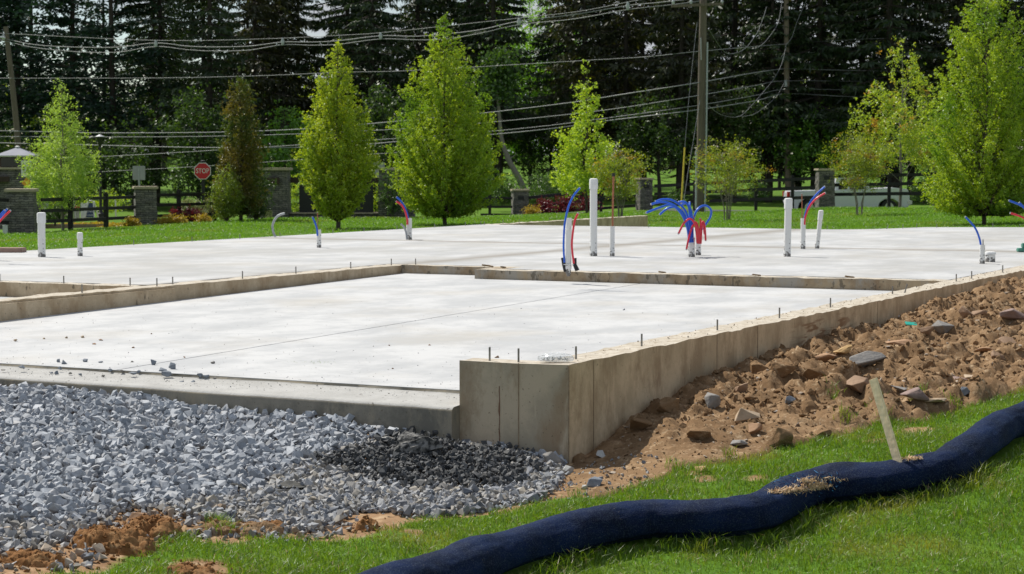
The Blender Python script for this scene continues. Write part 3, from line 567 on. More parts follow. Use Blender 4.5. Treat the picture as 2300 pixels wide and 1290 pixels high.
hd = bump_*rough + rough*(fbm(p3, 1.3, 3, 1)*.06+(.5-np.abs(fbm(p3, 3.1, 4, 2)))*.07+fbm(p3, 8, 3, 12)*.045+np.abs(fbm(p3, 17, 3, 6))*.04) + .012
Zd = Zd + hd*np.clip((sdd+.12)/.22, 0, 1) - np.clip(-(sdd-.02)/.10, 0, 1)*.10
Zd -= np.clip((Bg+.012)/.012, 0, 1)*0
na, nb_ = Ag.shape; I = np.arange(na*nb_).reshape(na, nb_); Q = np.stack([I[:-1, :-1], I[1:, :-1], I[1:, 1:], I[:-1, 1:]], -1).reshape(-1, 4)
keep = (sdd.reshape(-1) > -.35); Q = Q[keep[Q].all(1)]
db = mesh_np('dirt_bank', np.stack([XYd[..., 0], XYd[..., 1], Zd], -1).reshape(-1, 3), [Q[:, ::-1]], M['dirt'], smooth=True); tag(db, kind='structure')
from mathutils.bvhtree import BVHTree
def bvh(o): return BVHTree.FromPolygons([v.co[:] for v in o.data.vertices], [p.vertices[:] for p in o.data.polygons])
BG = bvh(gr); BD = bvh(db)
def surf(x, y):
    z = -9.
    for t in (BG, BD):
        h = t.ray_cast(Vector((x, y, 60)), Vector((0, 0, -1)))[0]
        if h is not None: z = max(z, h.z)
    return z
def TS(px, py):                            # view ray against the modelled ground and dirt
    r = Vector(ray(px, py)); best = None
    for t in (BG, BD):
        h = t.ray_cast(Vector((0, 0, EYE)), r.normalized())
        if h[0] is not None and (best is None or h[3] < best[1]): best = (h[0], h[3])
    return np.array(best[0]) if best else TG(px, py)
# ---------------------------------------------------------------- stones
def hull(seed, n=16, sc=(1, 1, .7), sub=0, amp=.0):
    r = np.random.RandomState(seed); p = r.randn(n, 3); p /= np.linalg.norm(p, axis=1)[:, None]; p *= (.75+.35*r.rand(n))[:, None]; p *= np.array(sc)
    bm = bmesh.new(); [bm.verts.new(q) for q in p]; res = bmesh.ops.convex_hull(bm, input=bm.verts)
    bmesh.ops.delete(bm, geom=[v for v in bm.verts if not v.link_faces], context='VERTS')
    bmesh.ops.dissolve_limit(bm, angle_limit=.16, verts=bm.verts, edges=bm.edges)
    if sub:
        bmesh.ops.bevel(bm, geom=list(bm.edges), offset=.05, segments=1, affect='EDGES', clamp_overlap=True)
        bmesh.ops.triangulate(bm, faces=bm.faces); bmesh.ops.subdivide_edges(bm, edges=bm.edges, cuts=sub, use_grid_fill=True)
        q = np.array([v.co[:] for v in bm.verts]); d = np.stack([fbm(q+seed, 2.2, 4, k) for k in range(3)], -1)*amp
        for v, dd in zip(bm.verts, d): v.co += Vector(dd)
    bmesh.ops.triangulate(bm, faces=bm.faces); bm.verts.index_update()
    V = np.array([v.co[:] for v in bm.verts]); T = np.array([[v.index for v in f.verts] for f in bm.faces]); bm.free(); return V, T
def rotm(r, n, tilt=1.):
    q = r.randn(n, 4); q[:, 1:3] *= tilt; q /= np.linalg.norm(q, axis=1)[:, None]; w_, x, y, z = q.T
    return np.stack([1-2*(y*y+z*z), 2*(x*y-z*w_), 2*(x*z+y*w_), 2*(x*y+z*w_), 1-2*(x*x+z*z), 2*(y*z-x*w_), 2*(x*z-y*w_), 2*(y*z+x*w_), 1-2*(x*x+y*y)], -1).reshape(-1, 3, 3)
def scatter(name, shapes, P_, S_, mat, seed=1, tilt=.6, kind='stuff', smooth=False):
    r = np.random.RandomState(seed); R_ = rotm(r, len(P_), tilt); k = r.randint(len(shapes), size=len(P_)); Vs = []; Ts = []; o = 0
    for i in range(len(P_)):
        V, T = shapes[k[i]]; Vs.append((V*S_[i])@R_[i].T+P_[i]); Ts.append(T+o); o += len(V)
    ob = mesh_np(name, np.concatenate(Vs), [np.concatenate(Ts)], mat, smooth=smooth); return tag(ob, kind=kind)
def stonemat(name, cs, isl=.25, rough=.75, spec=.3):
    m, n, l, b = newmat(name); g = n.new('ShaderNodeNewGeometry'); r = n.new('ShaderNodeValToRGB'); e = r.color_ramp.elements; e[0].color = rgba(cs[0]); e[1].color = rgba(cs[-1])
    for i, c in enumerate(cs[1:-1]): q = e.new((i+1)/(len(cs)-1)); q.color = rgba(c)
    l.new(g.outputs['Random Per Island'], r.inputs[0]); t = n.new('ShaderNodeTexCoord'); a = n.new('ShaderNodeTexNoise'); a.inputs['Scale'].default_value = 22; a.inputs['Detail'].default_value = 8; a.inputs['Roughness'].default_value = .7; l.new(t.outputs['Object'], a.inputs['Vector'])
    mr = n.new('ShaderNodeMapRange'); mr.inputs[1].default_value = .3; mr.inputs[2].default_value = .7; mr.inputs[3].default_value = 1-isl; mr.inputs[4].default_value = 1+isl; l.new(a.outputs['Fac'], mr.inputs[0])
    x = n.new('ShaderNodeMixRGB'); x.blend_type = 'MULTIPLY'; x.inputs[0].default_value = 1; l.new(r.outputs[0], x.inputs[1]); l.new(mr.outputs[0], x.inputs[2]); l.new(x.outputs[0], b.inputs['Base Color'])
    b.inputs['Roughness'].default_value = rough; b.inputs['Specular IOR Level'].default_value = spec
    bb = n.new('ShaderNodeBump'); bb.inputs['Strength'].default_value = .5; bb.inputs['Distance'].default_value = .004; l.new(a.outputs['Fac'], bb.inputs['Height']); l.new(bb.outputs[0], b.inputs['Normal']); return m
M['gravel'] = stonemat('blue_grey_gravel', [(.19, .21, .24), (.33, .355, .39), (.23, .25, .28), (.42, .44, .47), (.29, .305, .33), (.36, .36, .365)])
M['gravel_mix'] = stonemat('mixed_gravel', [(.10, .11, .13), (.28, .29, .31), (.22, .20, .17), (.38, .38, .38), (.17, .18, .20), (.34, .30, .24)])
M['dark_gravel'] = stonemat('dark_gravel', [(.035, .04, .045), (.07, .075, .08), (.05, .052, .055), (.11, .11, .11), (.06, .06, .058)])
M['tan_stone'] = stonemat('tan_stone', [(.30, .24, .18), (.42, .36, .29), (.26, .19, .13), (.24, .22, .20)])
shp = [hull(s, 8+s % 4, (1, .68+.09*(s % 4), .52+.12*(s % 3))) for s in range(36)]
def sample(poly, n, seed, margin=0., wob=.06):
    r = np.random.RandomState(seed); lo = poly.min(0); hi = poly.max(0); lo = np.maximum(lo, [-6.5, 9.5]); hi = np.minimum(hi, [6.5, 30]); out = []
    while sum(map(len, out)) < n:
        p = lo+(hi-lo)*r.rand(n*2, 2); s = sdist(p, poly)+fbm(np.c_[p, p[:, :1]*0], 4, 2, 3)*wob; p = p[(s > margin)]; p = p[(p[:, 0]/p[:, 1] > -.35) & (p[:, 0]/p[:, 1] < .30)]; out.append(p)
    return np.concatenate(out)[:n]
def poly_c(pts): return np.array([TG(x, y)[:2] for x, y in pts])
dark_poly = poly_c([(855, 1010), (950, 985), (1040, 1000), (1110, 1035), (1150, 1075), (1120, 1100), (1010, 1105), (900, 1100), (800, 1085), (790, 1045)])
mix_poly = poly_c([(-40, 1290), (-40, 1180), (150, 1180), (330, 1140), (560, 1115), (640, 1060), (720, 1030), (800, 1000), (900, 985), (1000, 990), (1060, 1000), (1280, 1060), (1262, 1090), (1235, 1130), (1000, 1170), (700, 1215), (400, 1190), (100, 1260)])
gp = np.r_[sample(gravel_poly, 20500, 1), sample(mix_poly, 3200, 111)]; gp = gp[inside(gp, gravel_poly)]; dd_ = sdist(gp, dark_poly)+fbm(np.c_[gp, gp[:, :1]*0], 2.6, 4, 3)*.38
gp = gp[np.random.RandomState(2).rand(len(gp)) > np.clip(.5+dd_/.30, 0, .88)]; inm = inside(gp, mix_poly)
def heights(p, r, amp): return np.array([surf(x, y) for x, y in p])+r.rand(len(p))*amp
r_ = np.random.RandomState(9)
p1 = gp[~inm]; scatter('gravel', shp, np.c_[p1, heights(p1, r_, .055)], .027+.038*r_.rand(len(p1))**1.5, M['gravel'], 3)
p2 = gp[inm]; scatter('gravel', shp, np.c_[p2, heights(p2, r_, .035)], .022+.034*r_.rand(len(p2))**1.6, M['gravel_mix'], 4)
p2 = sample(mix_poly, 15000, 5, -.05, .25); dd_ = sdist(p2, dark_poly)+fbm(np.c_[p2, p2[:, :1]*0], 2.6, 4, 3)*.38; p2 = p2[r_.rand(len(p2)) < np.clip(.5+dd_/.35, 0, 1)]; scatter('gravel', shp, np.c_[p2, heights(p2, r_, .06)+.01], .012+.030*r_.rand(len(p2))**2, M['dark_gravel'], 5)
p2 = sample(gravel_poly, 4200, 6, -.06, .12); scatter('gravel', shp, np.c_[p2, heights(p2, r_, .05)], .010+.014*r_.rand(len(p2)), M['gravel'], 6)
edge = poly_c([(1200, 1140), (1262, 1045), (1300, 1050), (1400, 1030), (1500, 1040), (1440, 1085), (1360, 1110), (1290, 1120)]); p2 = sample(edge, 130, 7, -.05, .1); scatter('gravel', shp, np.c_[p2, heights(p2, r_, .004)+.004], .008+.02*r_.rand(len(p2))**3, M['gravel_mix'], 7)
edge = poly_c([(0, 1290), (0, 1200), (160, 1170), (300, 1130), (500, 1150), (700, 1190), (880, 1180), (700, 1215), (430, 1200), (240, 1240), (180, 1290)]); p2 = sample(edge, 420, 8, -.05, .1); scatter('gravel', shp, np.c_[p2, heights(p2, r_, .02)+.004], .014+.03*r_.rand(len(p2))**1.6, M['gravel_mix'], 8)
p2 = sample(edge, 120, 18, -.02, .1); scatter('gravel', shp, np.c_[p2, heights(p2, r_, .02)+.012], .018+.03*r_.rand(len(p2)), M['tan_stone'], 18)
p2 = sample(dirt_poly, 5200, 9, .05, .1); shp2 = [hull(s+50, 12, (1, .7, .35)) for s in range(10)]; scatter('soil_crumbs', shp2, np.c_[p2, heights(p2, r_, .004)], .005+.020*r_.rand(len(p2))**2.5, M['dirt'], 9)
p2 = sample(dirt_poly, 520, 10, .05, .1); scatter('soil_crumbs', shp2, np.c_[p2, heights(p2, r_, .004)+.004], .010+.028*r_.rand(len(p2))**2.5, M['tan_stone'], 10, tilt=.25)
# individual rocks
ROCKC = {'tan': ((.44, .34, .24), (.33, .25, .17)), 'brown': ((.30, .195, .125), (.22, .14, .085)), 'grey': ((.19, .185, .18), (.28, .26, .235)), 'purple': ((.26, .185, .16), (.19, .13, .115)), 'orange': ((.38, .23, .13), (.29, .17, .095)), 'blue': ((.14, .16, .19), (.24, .265, .30)), 'pale': ((.36, .36, .345), (.46, .455, .43)), 'yellow': ((.46, .31, .14), (.36, .22, .09))}
for k, (a, b_) in ROCKC.items(): M['rock_'+k] = noisemat('rock_'+k, a, b_, 9, .85, .7, 50, bdist=.006)
def rock(px, py, wpx, hpx, col, label, name='rock', seed=None, cat='rock', group=None, onz=None, flat_=1., tilt=0.):
    if onz is not None: b0 = onz(px, py)
    else: b0 = TS(px, py)
    d = b0[1]; w_ = wpx/F*d; h_ = hpx/F*d; sd_ = seed if seed is not None else int(px*7+py)
    V, T = hull(sd_, 9+sd_ % 4, (1, .72, .9), 1 if wpx < 25 else 2, .05 if 'clod' not in label else .11); V = V-[(V[:, 0].max()+V[:, 0].min())/2, 0, 0]
    V = V/[(V[:, 0].max()-V[:, 0].min()), (V[:, 1].max()-V[:, 1].min()), (V[:, 2].max()-V[:, 2].min())]*[w_, w_*.75, h_*1.12*flat_]; V[:, 2] -= V[:, 2].min()+h_*.1
    if tilt: c, s = math.cos(tilt), math.sin(tilt); V = V@np.array([[c, 0, s], [0, 1, 0], [-s, 0, c]])
    if 'clod' in label: V = V*[.9, .9, .8]
    o = mesh_np(name, V, [T], M['dirt'] if 'clod' in label and col != 'yellow' and 'clay' not in label else M['rock_'+col]); o.location = b0-[0, 0, h_*.12]; return tag(o, label, cat, group)
RK = [(1678, 948, 58, 36, 'tan', 'pale tan pointed rock in the middle of the dirt bank', 0), (1610, 915, 40, 42, 'grey', 'upright grey striped rock near the wall', .5), (1665, 880, 30, 22, 'brown', 'reddish brown rock above the pale pointed one', 0),
  (1685, 898, 38, 16, 'purple', 'flat pinkish rock among the clods', 0), (1760, 845, 70, 48, 'brown', 'large rounded mud clod near the wall', 0), (1830, 850, 60, 36, 'brown', 'rounded purple brown clod below the flat slate', 0),
  (1855, 810, 58, 20, 'orange', 'long orange brown stone close to the wall', 0), (1950, 822, 90, 36, 'grey', 'large layered grey slate with a flat face', .12), (1892, 790, 50, 22, 'yellow', 'lumpy yellow clay clod beside the slate', 0),
  (2016, 775, 66, 14, 'orange', 'flat orange brown block further up the bank', 0), (2122, 748, 56, 32, 'grey', 'angular grey boulder high on the bank', 0), (2078, 750, 36, 20, 'brown', 'dark brown rock left of the angular boulder', 0),
  (2170, 712, 34, 28, 'brown', 'pointed brown rock below the wall', 0), (2275, 714, 64, 24, 'purple', 'big flat reddish rock at the right border', 0), (2200, 708, 40, 14, 'brown', 'thin brown slab beside the pointed rock', 0),
  (1925, 875, 62, 34, 'brown', 'brown rock with a broad flat face behind the stake', 0), (2055, 895, 62, 28, 'purple', 'wedge of mauve rock right of the stake', 0), (2020, 880, 40, 16, 'grey', 'flat grey stone next to the mauve wedge', 0),
  (2165, 885, 28, 18, 'blue', 'small dark bluish stone near the grass edge', 0), (2155, 855, 36, 10, 'purple', 'thin pinkish plate of rock', 0), (2185, 850, 40, 9, 'tan', 'second thin plate, beside the pinkish one', 0),
  (1820, 925, 50, 36, 'tan', 'rounded tan clod in the lower bank', 0), (1775, 905, 24, 18, 'blue', 'dark blue stone in a hollow', 0), (1750, 1000, 70, 60, 'brown', 'big crumbly brown clod at the lower edge', 0),
  (1700, 972, 36, 26, 'orange', 'reddish stone below the pale pointed rock', .3), (1570, 985, 64, 34, 'brown', 'wide brown clod near the lower dirt edge', 0), (1660, 998, 42, 12, 'grey', 'flat greenish grey stone near the grass', 0),
  (1500, 925, 60, 46, 'brown', 'shaded clod heaped against the wall', 0), (1440, 965, 56, 40, 'brown', 'lowest shaded clod against the wall near the corner', 0), (1350, 1026, 24, 16, 'pale', 'whitish stone at the foot of the corner', 0),
  (1334, 1092, 40, 24, 'blue', 'dark slate stone on the sandy path by the corner', 0), (1313, 1098, 14, 10, 'pale', 'small whitish stone beside the dark slate stone', 0), (1315, 1112, 14, 9, 'blue', 'small blue stone on the sandy path', 0),
  (1710, 770, 30, 22, 'brown', 'dark clod against the wall half way up', 0), (1705, 835, 44, 36, 'brown', 'shaded clod touching the wall beside the large rounded one', 0), (2240, 805, 28, 20, 'brown', 'round brown stone on the upper bank', 0),
  (2100, 905, 60, 14, 'tan', 'flat tan stone at the grass edge', 0), (1850, 980, 44, 22, 'brown', 'brown clod with grass roots by the turf', 0), (1575, 1060, 30, 14, 'yellow', 'yellow stone lying in the grass', 0),
  (2210, 790, 50, 12, 'orange', 'low orange stone on the upper bank', 0), (2260, 770, 40, 16, 'brown', 'dark stone on the upper bank near the border', 0)]
for x, y, w_, h_, c, lb, t_ in RK: rock(x, y, w_, h_, c, lb, group='rocks and clods on the dirt bank', tilt=t_)
# stones near the gravel
for x, y, w_, h_, c, lb in [(1240, 1050, 44, 40, 'grey', 'dark broken concrete chunk at the foot of the corner wall'), (1275, 1065, 30, 22, 'pale', 'pale stone beside the broken chunk'), (985, 990, 36, 26, 'pale', 'pale angular stone between the concrete lump and the wall'),
    (1090, 1020, 34, 20, 'pale', 'light stone below the grey return wall'), (875, 1000, 60, 24, 'pale', 'flat piece of spilled concrete left of the lump'), (310, 1172, 44, 24, 'orange', 'orange brown stone at the gravel edge'),
    (828, 1190, 26, 18, 'orange', 'orange clod below the gravel'), (20, 1235, 36, 16, 'tan', 'tan stone at the lower left edge'), (198, 1262, 26, 24, 'blue', 'dark blue stone beside the clay mound'), (128, 1280, 34, 22, 'blue', 'dark stone near the bottom left corner')]:
    rock(x, y, w_, h_, c, lb, group='loose stones at the gravel edge')
# lump of spilled concrete
b0 = TS(950, 1030); Vh, Th = hull(77, 14, (1, .7, .8), 3, .22); Vh = Vh/[(np.ptp(Vh[:, 0])), np.ptp(Vh[:, 1]), np.ptp(Vh[:, 2])]*[.36, .27, .19]; Vh[:, 2] -= Vh[:, 2].min()-.005
V4, T4 = Vh, Th
m, n, l, b = newmat('spilled_concrete'); t = n.new('ShaderNodeTexCoord'); g = n.new('ShaderNodeNewGeometry'); s = n.new('ShaderNodeSeparateXYZ'); l.new(t.outputs['Object'], s.inputs[0]); a = n.new('ShaderNodeTexNoise'); a.inputs['Scale'].default_value = 30; a.inputs['Detail'].default_value = 6; l.new(t.outputs['Object'], a.inputs['Vector'])
r = n.new('ShaderNodeMapRange'); r.inputs[1].default_value = .42; r.inputs[2].default_value = .58; l.new(a.outputs['Fac'], r.inputs[0]); x = n.new('ShaderNodeMixRGB'); x.inputs[1].default_value = (.035, .036, .036, 1); x.inputs[2].default_value = (.20, .195, .185, 1); l.new(r.outputs[0], x.inputs[0]); l.new(x.outputs[0], b.inputs['Base Color']); b.inputs['Roughness'].default_value = .9
bb = n.new('ShaderNodeBump'); bb.inputs['Distance'].default_value = .015; l.new(a.outputs['Fac'], bb.inputs['Height']); l.new(bb.outputs[0], b.inputs['Normal'])
o = mesh_np('concrete_lump', V4, [T4], m); o.location = b0; tag(o, 'lump of spilled hardened concrete on the dark gravel', 'concrete lump')
# stones on the garage floor and the sill
def on_slab(px, py):
    z = -.25
    for _ in range(6): q = PZ(px, py, z); z = gz(*AB(q))
    return np.array([q[0], q[1], z])
def on_sill(px, py):
    q = PZ(px, py, -.318+.03); a, b_ = AB(q); z = -.308-.045*max(0, .42-a)/.5+min(.010*(b_-1), .045); q = PZ(px, py, z); return np.array([q[0], q[1], z])
for x, y, w_, h_, c, lb in [(34, 767, 10, 6, 'tan', 'small tan pebble on the garage floor near the left border'), (99, 762, 6, 4, 'tan', 'tiny pebble right of the tan pebble'), (149, 760, 7, 5, 'tan', 'pebble on the white floor near the left border'), (186, 759, 9, 6, 'tan', 'rounded pebble in the row on the white floor'),
    (227, 765, 11, 4, 'brown', 'flat brown chip on the white floor'), (212, 774, 9, 4, 'brown', 'brown chip below the flat brown one'), (299, 782, 7, 4, 'brown', 'brown pebble alone on the white floor'), (340, 751, 5, 3, 'brown', 'tiny dark pebble farther up the white floor'),
    (131, 814, 8, 9, 'blue', 'upright blue chip at the floor edge'), (145, 818, 14, 11, 'blue', 'block shaped stone at the floor edge above the sill'), (192, 813, 12, 8, 'blue', 'slanted blue stone on the floor edge'), (226, 815, 11, 4, 'blue', 'flat blue stone on the floor edge'),
    (297, 814, 7, 4, 'grey', 'small grey chip on the floor edge'), (345, 820, 14, 14, 'blue', 'stacked pair of blue stones at the floor edge'), (387, 829, 18, 17, 'blue', 'large pointed blue stone where the joint meets the sill'), (478, 817, 11, 6, 'grey', 'grey stone alone right of the joint'),
    (414, 804, 5, 4, 'brown', 'tiny brown pebble beside the joint'), (1401, 697, 6, 4, 'blue', 'dark stone alone in the middle of the garage floor'), (874, 777, 5, 3, 'brown', 'small square chip on the white floor'), (965, 776, 6, 3, 'brown', 'dark chip on the floor near the corner'), (882, 829, 5, 3, 'brown', 'dark speck of stone on the floor near the sill'), (1116, 804, 11, 6, 'brown', 'brown block behind the corner wall')]:
    rock(x, y, w_, h_, c, lb, 'loose_stone', cat='stone', group='loose stones on the garage floor', onz=on_slab)
for x, y, w_, h_, c, lb in [(7, 832, 11, 3, 'grey', 'thin chip on the sill at the left border'), (49, 827, 16, 7, 'blue', 'wedge stone on the sill near the left border'), (134, 830, 10, 8, 'blue', 'stone on the sill below the block shaped one'), (127, 840, 10, 8, 'blue', 'round stone near the sill nose at left'), (116, 839, 9, 4, 'blue', 'flat stone touching the round one on the sill'),
    (158, 840, 10, 5, 'grey', 'chip on the sill, right of the pair'), (180, 843, 9, 5, 'blue', 'small stone near the sill nose'), (232, 846, 10, 5, 'grey', 'stone alone on the sill nose'), (249, 834, 12, 7, 'blue', 'rounded stone at the back of the sill'), (273, 836, 12, 6, 'grey', 'grey stone at the back of the sill, before the crack'),
    (298, 841, 20, 6, 'blue', 'long flat stone on the sill by the crack'), (312, 838, 9, 7, 'blue', 'small upright stone at the end of the long flat one'), (374, 844, 24, 13, 'blue', 'largest block of stone on the sill'), (366, 838, 18, 14, 'blue', 'slab of stone leaning behind the largest block'), (449, 847, 14, 10, 'blue', 'dark stone of the trio on the sill'), (463, 848, 16, 7, 'blue', 'flat stone of the trio on the sill'), (484, 849, 12, 4, 'grey', 'thin stone at the right end of the trio'),
    (434, 860, 10, 7, 'blue', 'cube like stone on the sill nose'), (408, 861, 11, 7, 'blue', 'stone on the sill nose below the leaning slab'), (720, 866, 11, 5, 'grey', 'pale stone on the sill near its middle'), (722, 872, 11, 4, 'grey', 'thin flat stone on the sill middle'), (803, 876, 7, 4, 'blue', 'little stone on the sill toward the corner'), (836, 884, 14, 6, 'blue', 'flat blue stone on the right part of the sill'),
    (754, 885, 12, 3, 'grey', 'sliver of stone on the sill nose'), (768, 881, 6, 3, 'grey', 'tiny chip on the sill nose'), (992, 886, 10, 9, 'brown', 'dark clod on the sill beside the corner wall'), (932, 880, 5, 3, 'brown', 'tiny pebble left of the dark clod'), (654, 862, 7, 4, 'blue', 'small stone left of the sill middle')]:
    rock(x, y, w_, h_, c, lb, 'loose_stone', cat='stone', group='loose stones on the door sill', onz=on_sill)
# grit on floor and sill (nobody could count it)
rg = np.random.RandomState(21); n_g = 900; a = .5+rg.rand(n_g)**2.2*7; b_ = .9+rg.rand(n_g)*6.9; P_ = np.array([[*WL(x, y)[:2], gz(x, y)+.001] for x, y in zip(a, b_)])
n_h = 700; a2 = -.06+.48*rg.rand(n_h); b2 = .9+rg.rand(n_h)*5.5; P2 = np.array([[*WL(x, y)[:2], -.308-.045*max(0, .42-x)/.5+min(.010*(y-1), .045)+.001] for x, y in zip(a2, b2)])
scatter('grit', shp, np.r_[P_, P2], .0022+.006*rg.rand(n_g+n_h)**3, M['gravel_mix'], 22)
n_g = 260; a = rg.rand(n_g)*14+.1; P_ = np.array([[*WL(x, .03+.25*y)[:2], .001] for x, y in zip(a, rg.rand(n_g))]); scatter('grit', shp, P_, .003+.010*rg.rand(n_g)**3, M['tan_stone'], 23)
# clay mounds
def mound(name, px, py, w_, dep, h, mat, label, seed, cat='clay mound'):
    b0 = TG(px, py); n = 90; u = np.linspace(-1, 1, n); Xm, Ym = np.meshgrid(u, u, indexing='ij'); q = np.stack([Xm*w_/2, Ym*dep/2, Xm*0], -1)
    rr_ = np.sqrt(Xm**2+Ym**2)*(1+.28*fbm(q+seed, 3.5, 3, seed)); base = np.clip(1.15-rr_**1.6, 0, 1)*np.clip((1-np.maximum(abs(Xm), abs(Ym)))*5, 0, 1)
    rs2 = np.random.RandomState(seed); nb2 = 420; cs2 = (rs2.rand(nb2, 2)-.5)*[w_, dep]; r2 = .008+.034*rs2.rand(nb2)**3
    z = h*base*(.70+.8*fbm(q+3, 6, 3, seed+1)) + bumps(q[..., :2], None, cs2, r2, r2*.9, seed)*np.clip(base*3, 0, 1) + fbm(q, 28, 3, 2)*.008*(base > 0)
    gz_ = np.array([surf(b0[0]+x, b0[1]+y) for x, y in q[..., :2].reshape(-1, 2)]).reshape(n, n)-b0[2]
    z = np.where(base > .02, z, -.02)+gz_-.01; I = np.arange(n*n).reshape(n, n); Q = np.stack([I[:-1, :-1], I[1:, :-1], I[1:, 1:], I[:-1, 1:]], -1).reshape(-1, 4); k_ = (base.reshape(-1) > 0)
    Q = Q[k_[Q].any(1)]; o = mesh_np(name, np.stack([q[..., 0], q[..., 1], z], -1).reshape(-1, 3), [Q], mat, smooth=True); o.location = b0; return tag(o, label, cat, 'clay mounds along the gravel edge')
CR = []
mound('clay_mound', 255, 1225, .50, .42, .125, M['orange_clay'], 'largest crumbly orange clay mound between gravel and grass', 3)
mound('clay_mound', 350, 1195, .34, .35, .07, M['orange_clay'], 'lower shoulder of orange clay right of the largest mound', 4)
mound('clay_mound', 540, 1195, .60, .25, .045, M['dirt'], 'low brown dirt ridge with a grass tuft', 5); mound('clay_mound', 615, 1195, .17, .16, .04, M['orange_clay'], 'small orange clod at the end of the dirt ridge', 6)
mound('clay_mound', 75, 1262, .40, .30, .035, M['orange_clay'], 'flat patch of clay near the bottom left corner', 7); mound('clay_mound', 440, 1292, .36, .26, .035, M['orange_clay'], 'clay heap lying in the grass at the bottom', 8)
mound('clay_mound', 825, 1188, .15, .14, .03, M['orange_clay'], 'little clay clod below the gravel', 9); mound('clay_mound', 1300, 1040, .10, .1, .02, M['dirt'], 'thin crumb of dirt at the foot of the corner', 10)
# crumbs lying on and around the clay, and clods on the bank
rq = np.random.RandomState(91); P_ = []
for px, py, w_, h_, nn in [(255, 1215, 190, 70, 420), (350, 1188, 120, 40, 160), (75, 1262, 150, 40, 160), (440, 1285, 130, 30, 110), (825, 1188, 60, 20, 40), (560, 1192, 160, 30, 120)]:
    for _ in range(nn):
        q = TS(px+w_*.32*rq.randn(), py+h_*.4*rq.randn()); 
        P_.append([q[0], q[1], surf(q[0], q[1])+.004+.0*rq.rand()])
BM = [bvh(o) for o in bpy.data.objects if o.name.startswith('clay_mound')]; OM = [np.array(o.location) for o in bpy.data.objects if o.name.startswith('clay_mound')]
for i, q in enumerate(P_):
    for t_, o_ in zip(BM, OM):
        h = t_.ray_cast(Vector((q[0]-o_[0], q[1]-o_[1], 5)), Vector((0, 0, -1)))[0]
        if h is not None: P_[i][2] = max(P_[i][2], h.z+o_[2]+.003)
shc = [hull(s+400, 9, (1, .8, .7), 1, .15) for s in range(14)]; scatter('clay_crumbs', shc, np.array(P_), .006+.022*rq.rand(len(P_))**3, M['orange_clay'], 92)
p2 = sample(dirt_poly, 6000, 93, .05, .1); a_, b_ = AB(p2); p2 = p2[a_ > .8+.8*rq.rand(len(p2))]; scatter('soil_clods', shc, np.c_[p2, heights(p2, r_, .004)], .012+.045*rq.rand(len(p2))**3, M['dirt'], 94)
# scrap of geotextile
M['fabric'] = noisemat('black_fabric', (.03, .03, .028), (.06, .058, .05), 15, .8, .4)
b0 = TS(620, 1108); n = 30; u = np.linspace(-1, 1, n); Xm, Ym = np.meshgrid(u, u, indexing='ij'); q = np.stack([Xm*.24+.05*Ym, Ym*.07, Xm*0], -1); z = .04+.022*fbm(q, 14, 3, 3)+.02*np.sin(Xm*4+Ym)
V = np.stack([q[..., 0], q[..., 1], z], -1).reshape(-1, 3); I = np.arange(n*n).reshape(n, n); Q = np.stack([I[:-1, :-1], I[1:, :-1], I[1:, 1:], I[:-1, 1:]], -1).reshape(-1, 4); V2 = V-[0, 0, .004]
o = mesh_np('fabric_scrap', np.r_[V, V2], [np.r_[Q, Q[:, ::-1]+n*n]], M['fabric'], smooth=True); o.location = b0; tag(o, 'crumpled scrap of black ground fabric half buried in gravel', 'fabric')
# ---------------------------------------------------------------- plastic bag of bolts on the corner
b0 = WL(.12, .14, .0); m, n, l, b = newmat('clear_plastic'); out = n['Material Output']; tr = n.new('ShaderNodeBsdfTransparent'); ms = n.new('ShaderNodeMixShader'); ms.inputs[0].default_value = .42; l.new(tr.outputs[0], ms.inputs[1]); l.new(b.outputs[0], ms.inputs[2]); l.new(ms.outputs[0], out.inputs['Surface']); b.inputs['Base Color'].default_value = (.8, .82, .84, 1); b.inputs['Roughness'].default_value = .12; b.inputs['Specular IOR Level'].default_value = .9
bm = bmesh.new(); bmesh.ops.create_icosphere(bm, subdivisions=4, radius=1)
for v in bm.verts:
    p = np.array([v.co[:]]); f_ = 1+.22*abs(fbm(p, 2.4, 3, 4)[0])+.10*fbm(p, 7, 2, 8)[0]; v.co = Vector((v.co.x*.125*f_, v.co.y*.065*f_, max(v.co.z*f_*.042, -.02)+.021))
me = bpy.data.meshes.new('plastic_bag'); bm.to_mesh(me); bm.free(); me.materials.append(m); o = bpy.data.objects.new('plastic_bag', me); C.objects.link(o); o.location = tuple(PZ(1248, 812, 0)); tag(o, 'crumpled clear plastic bag of hardware on the corner of the wall', 'bag')
rb = np.random.RandomState(4); Pn = np.c_[(rb.rand(60)-.5)*.18, (rb.rand(60)-.5)*.07, .006+.02*rb.rand(60)]+np.array(o.location); hw = scatter('hardware', [hull(3, 12, (1, .3, .3)), hull(4, 10, (1, 1, .4))], Pn, .007+.008*rb.rand(60), M['steel'], 3); tag(hw, None)
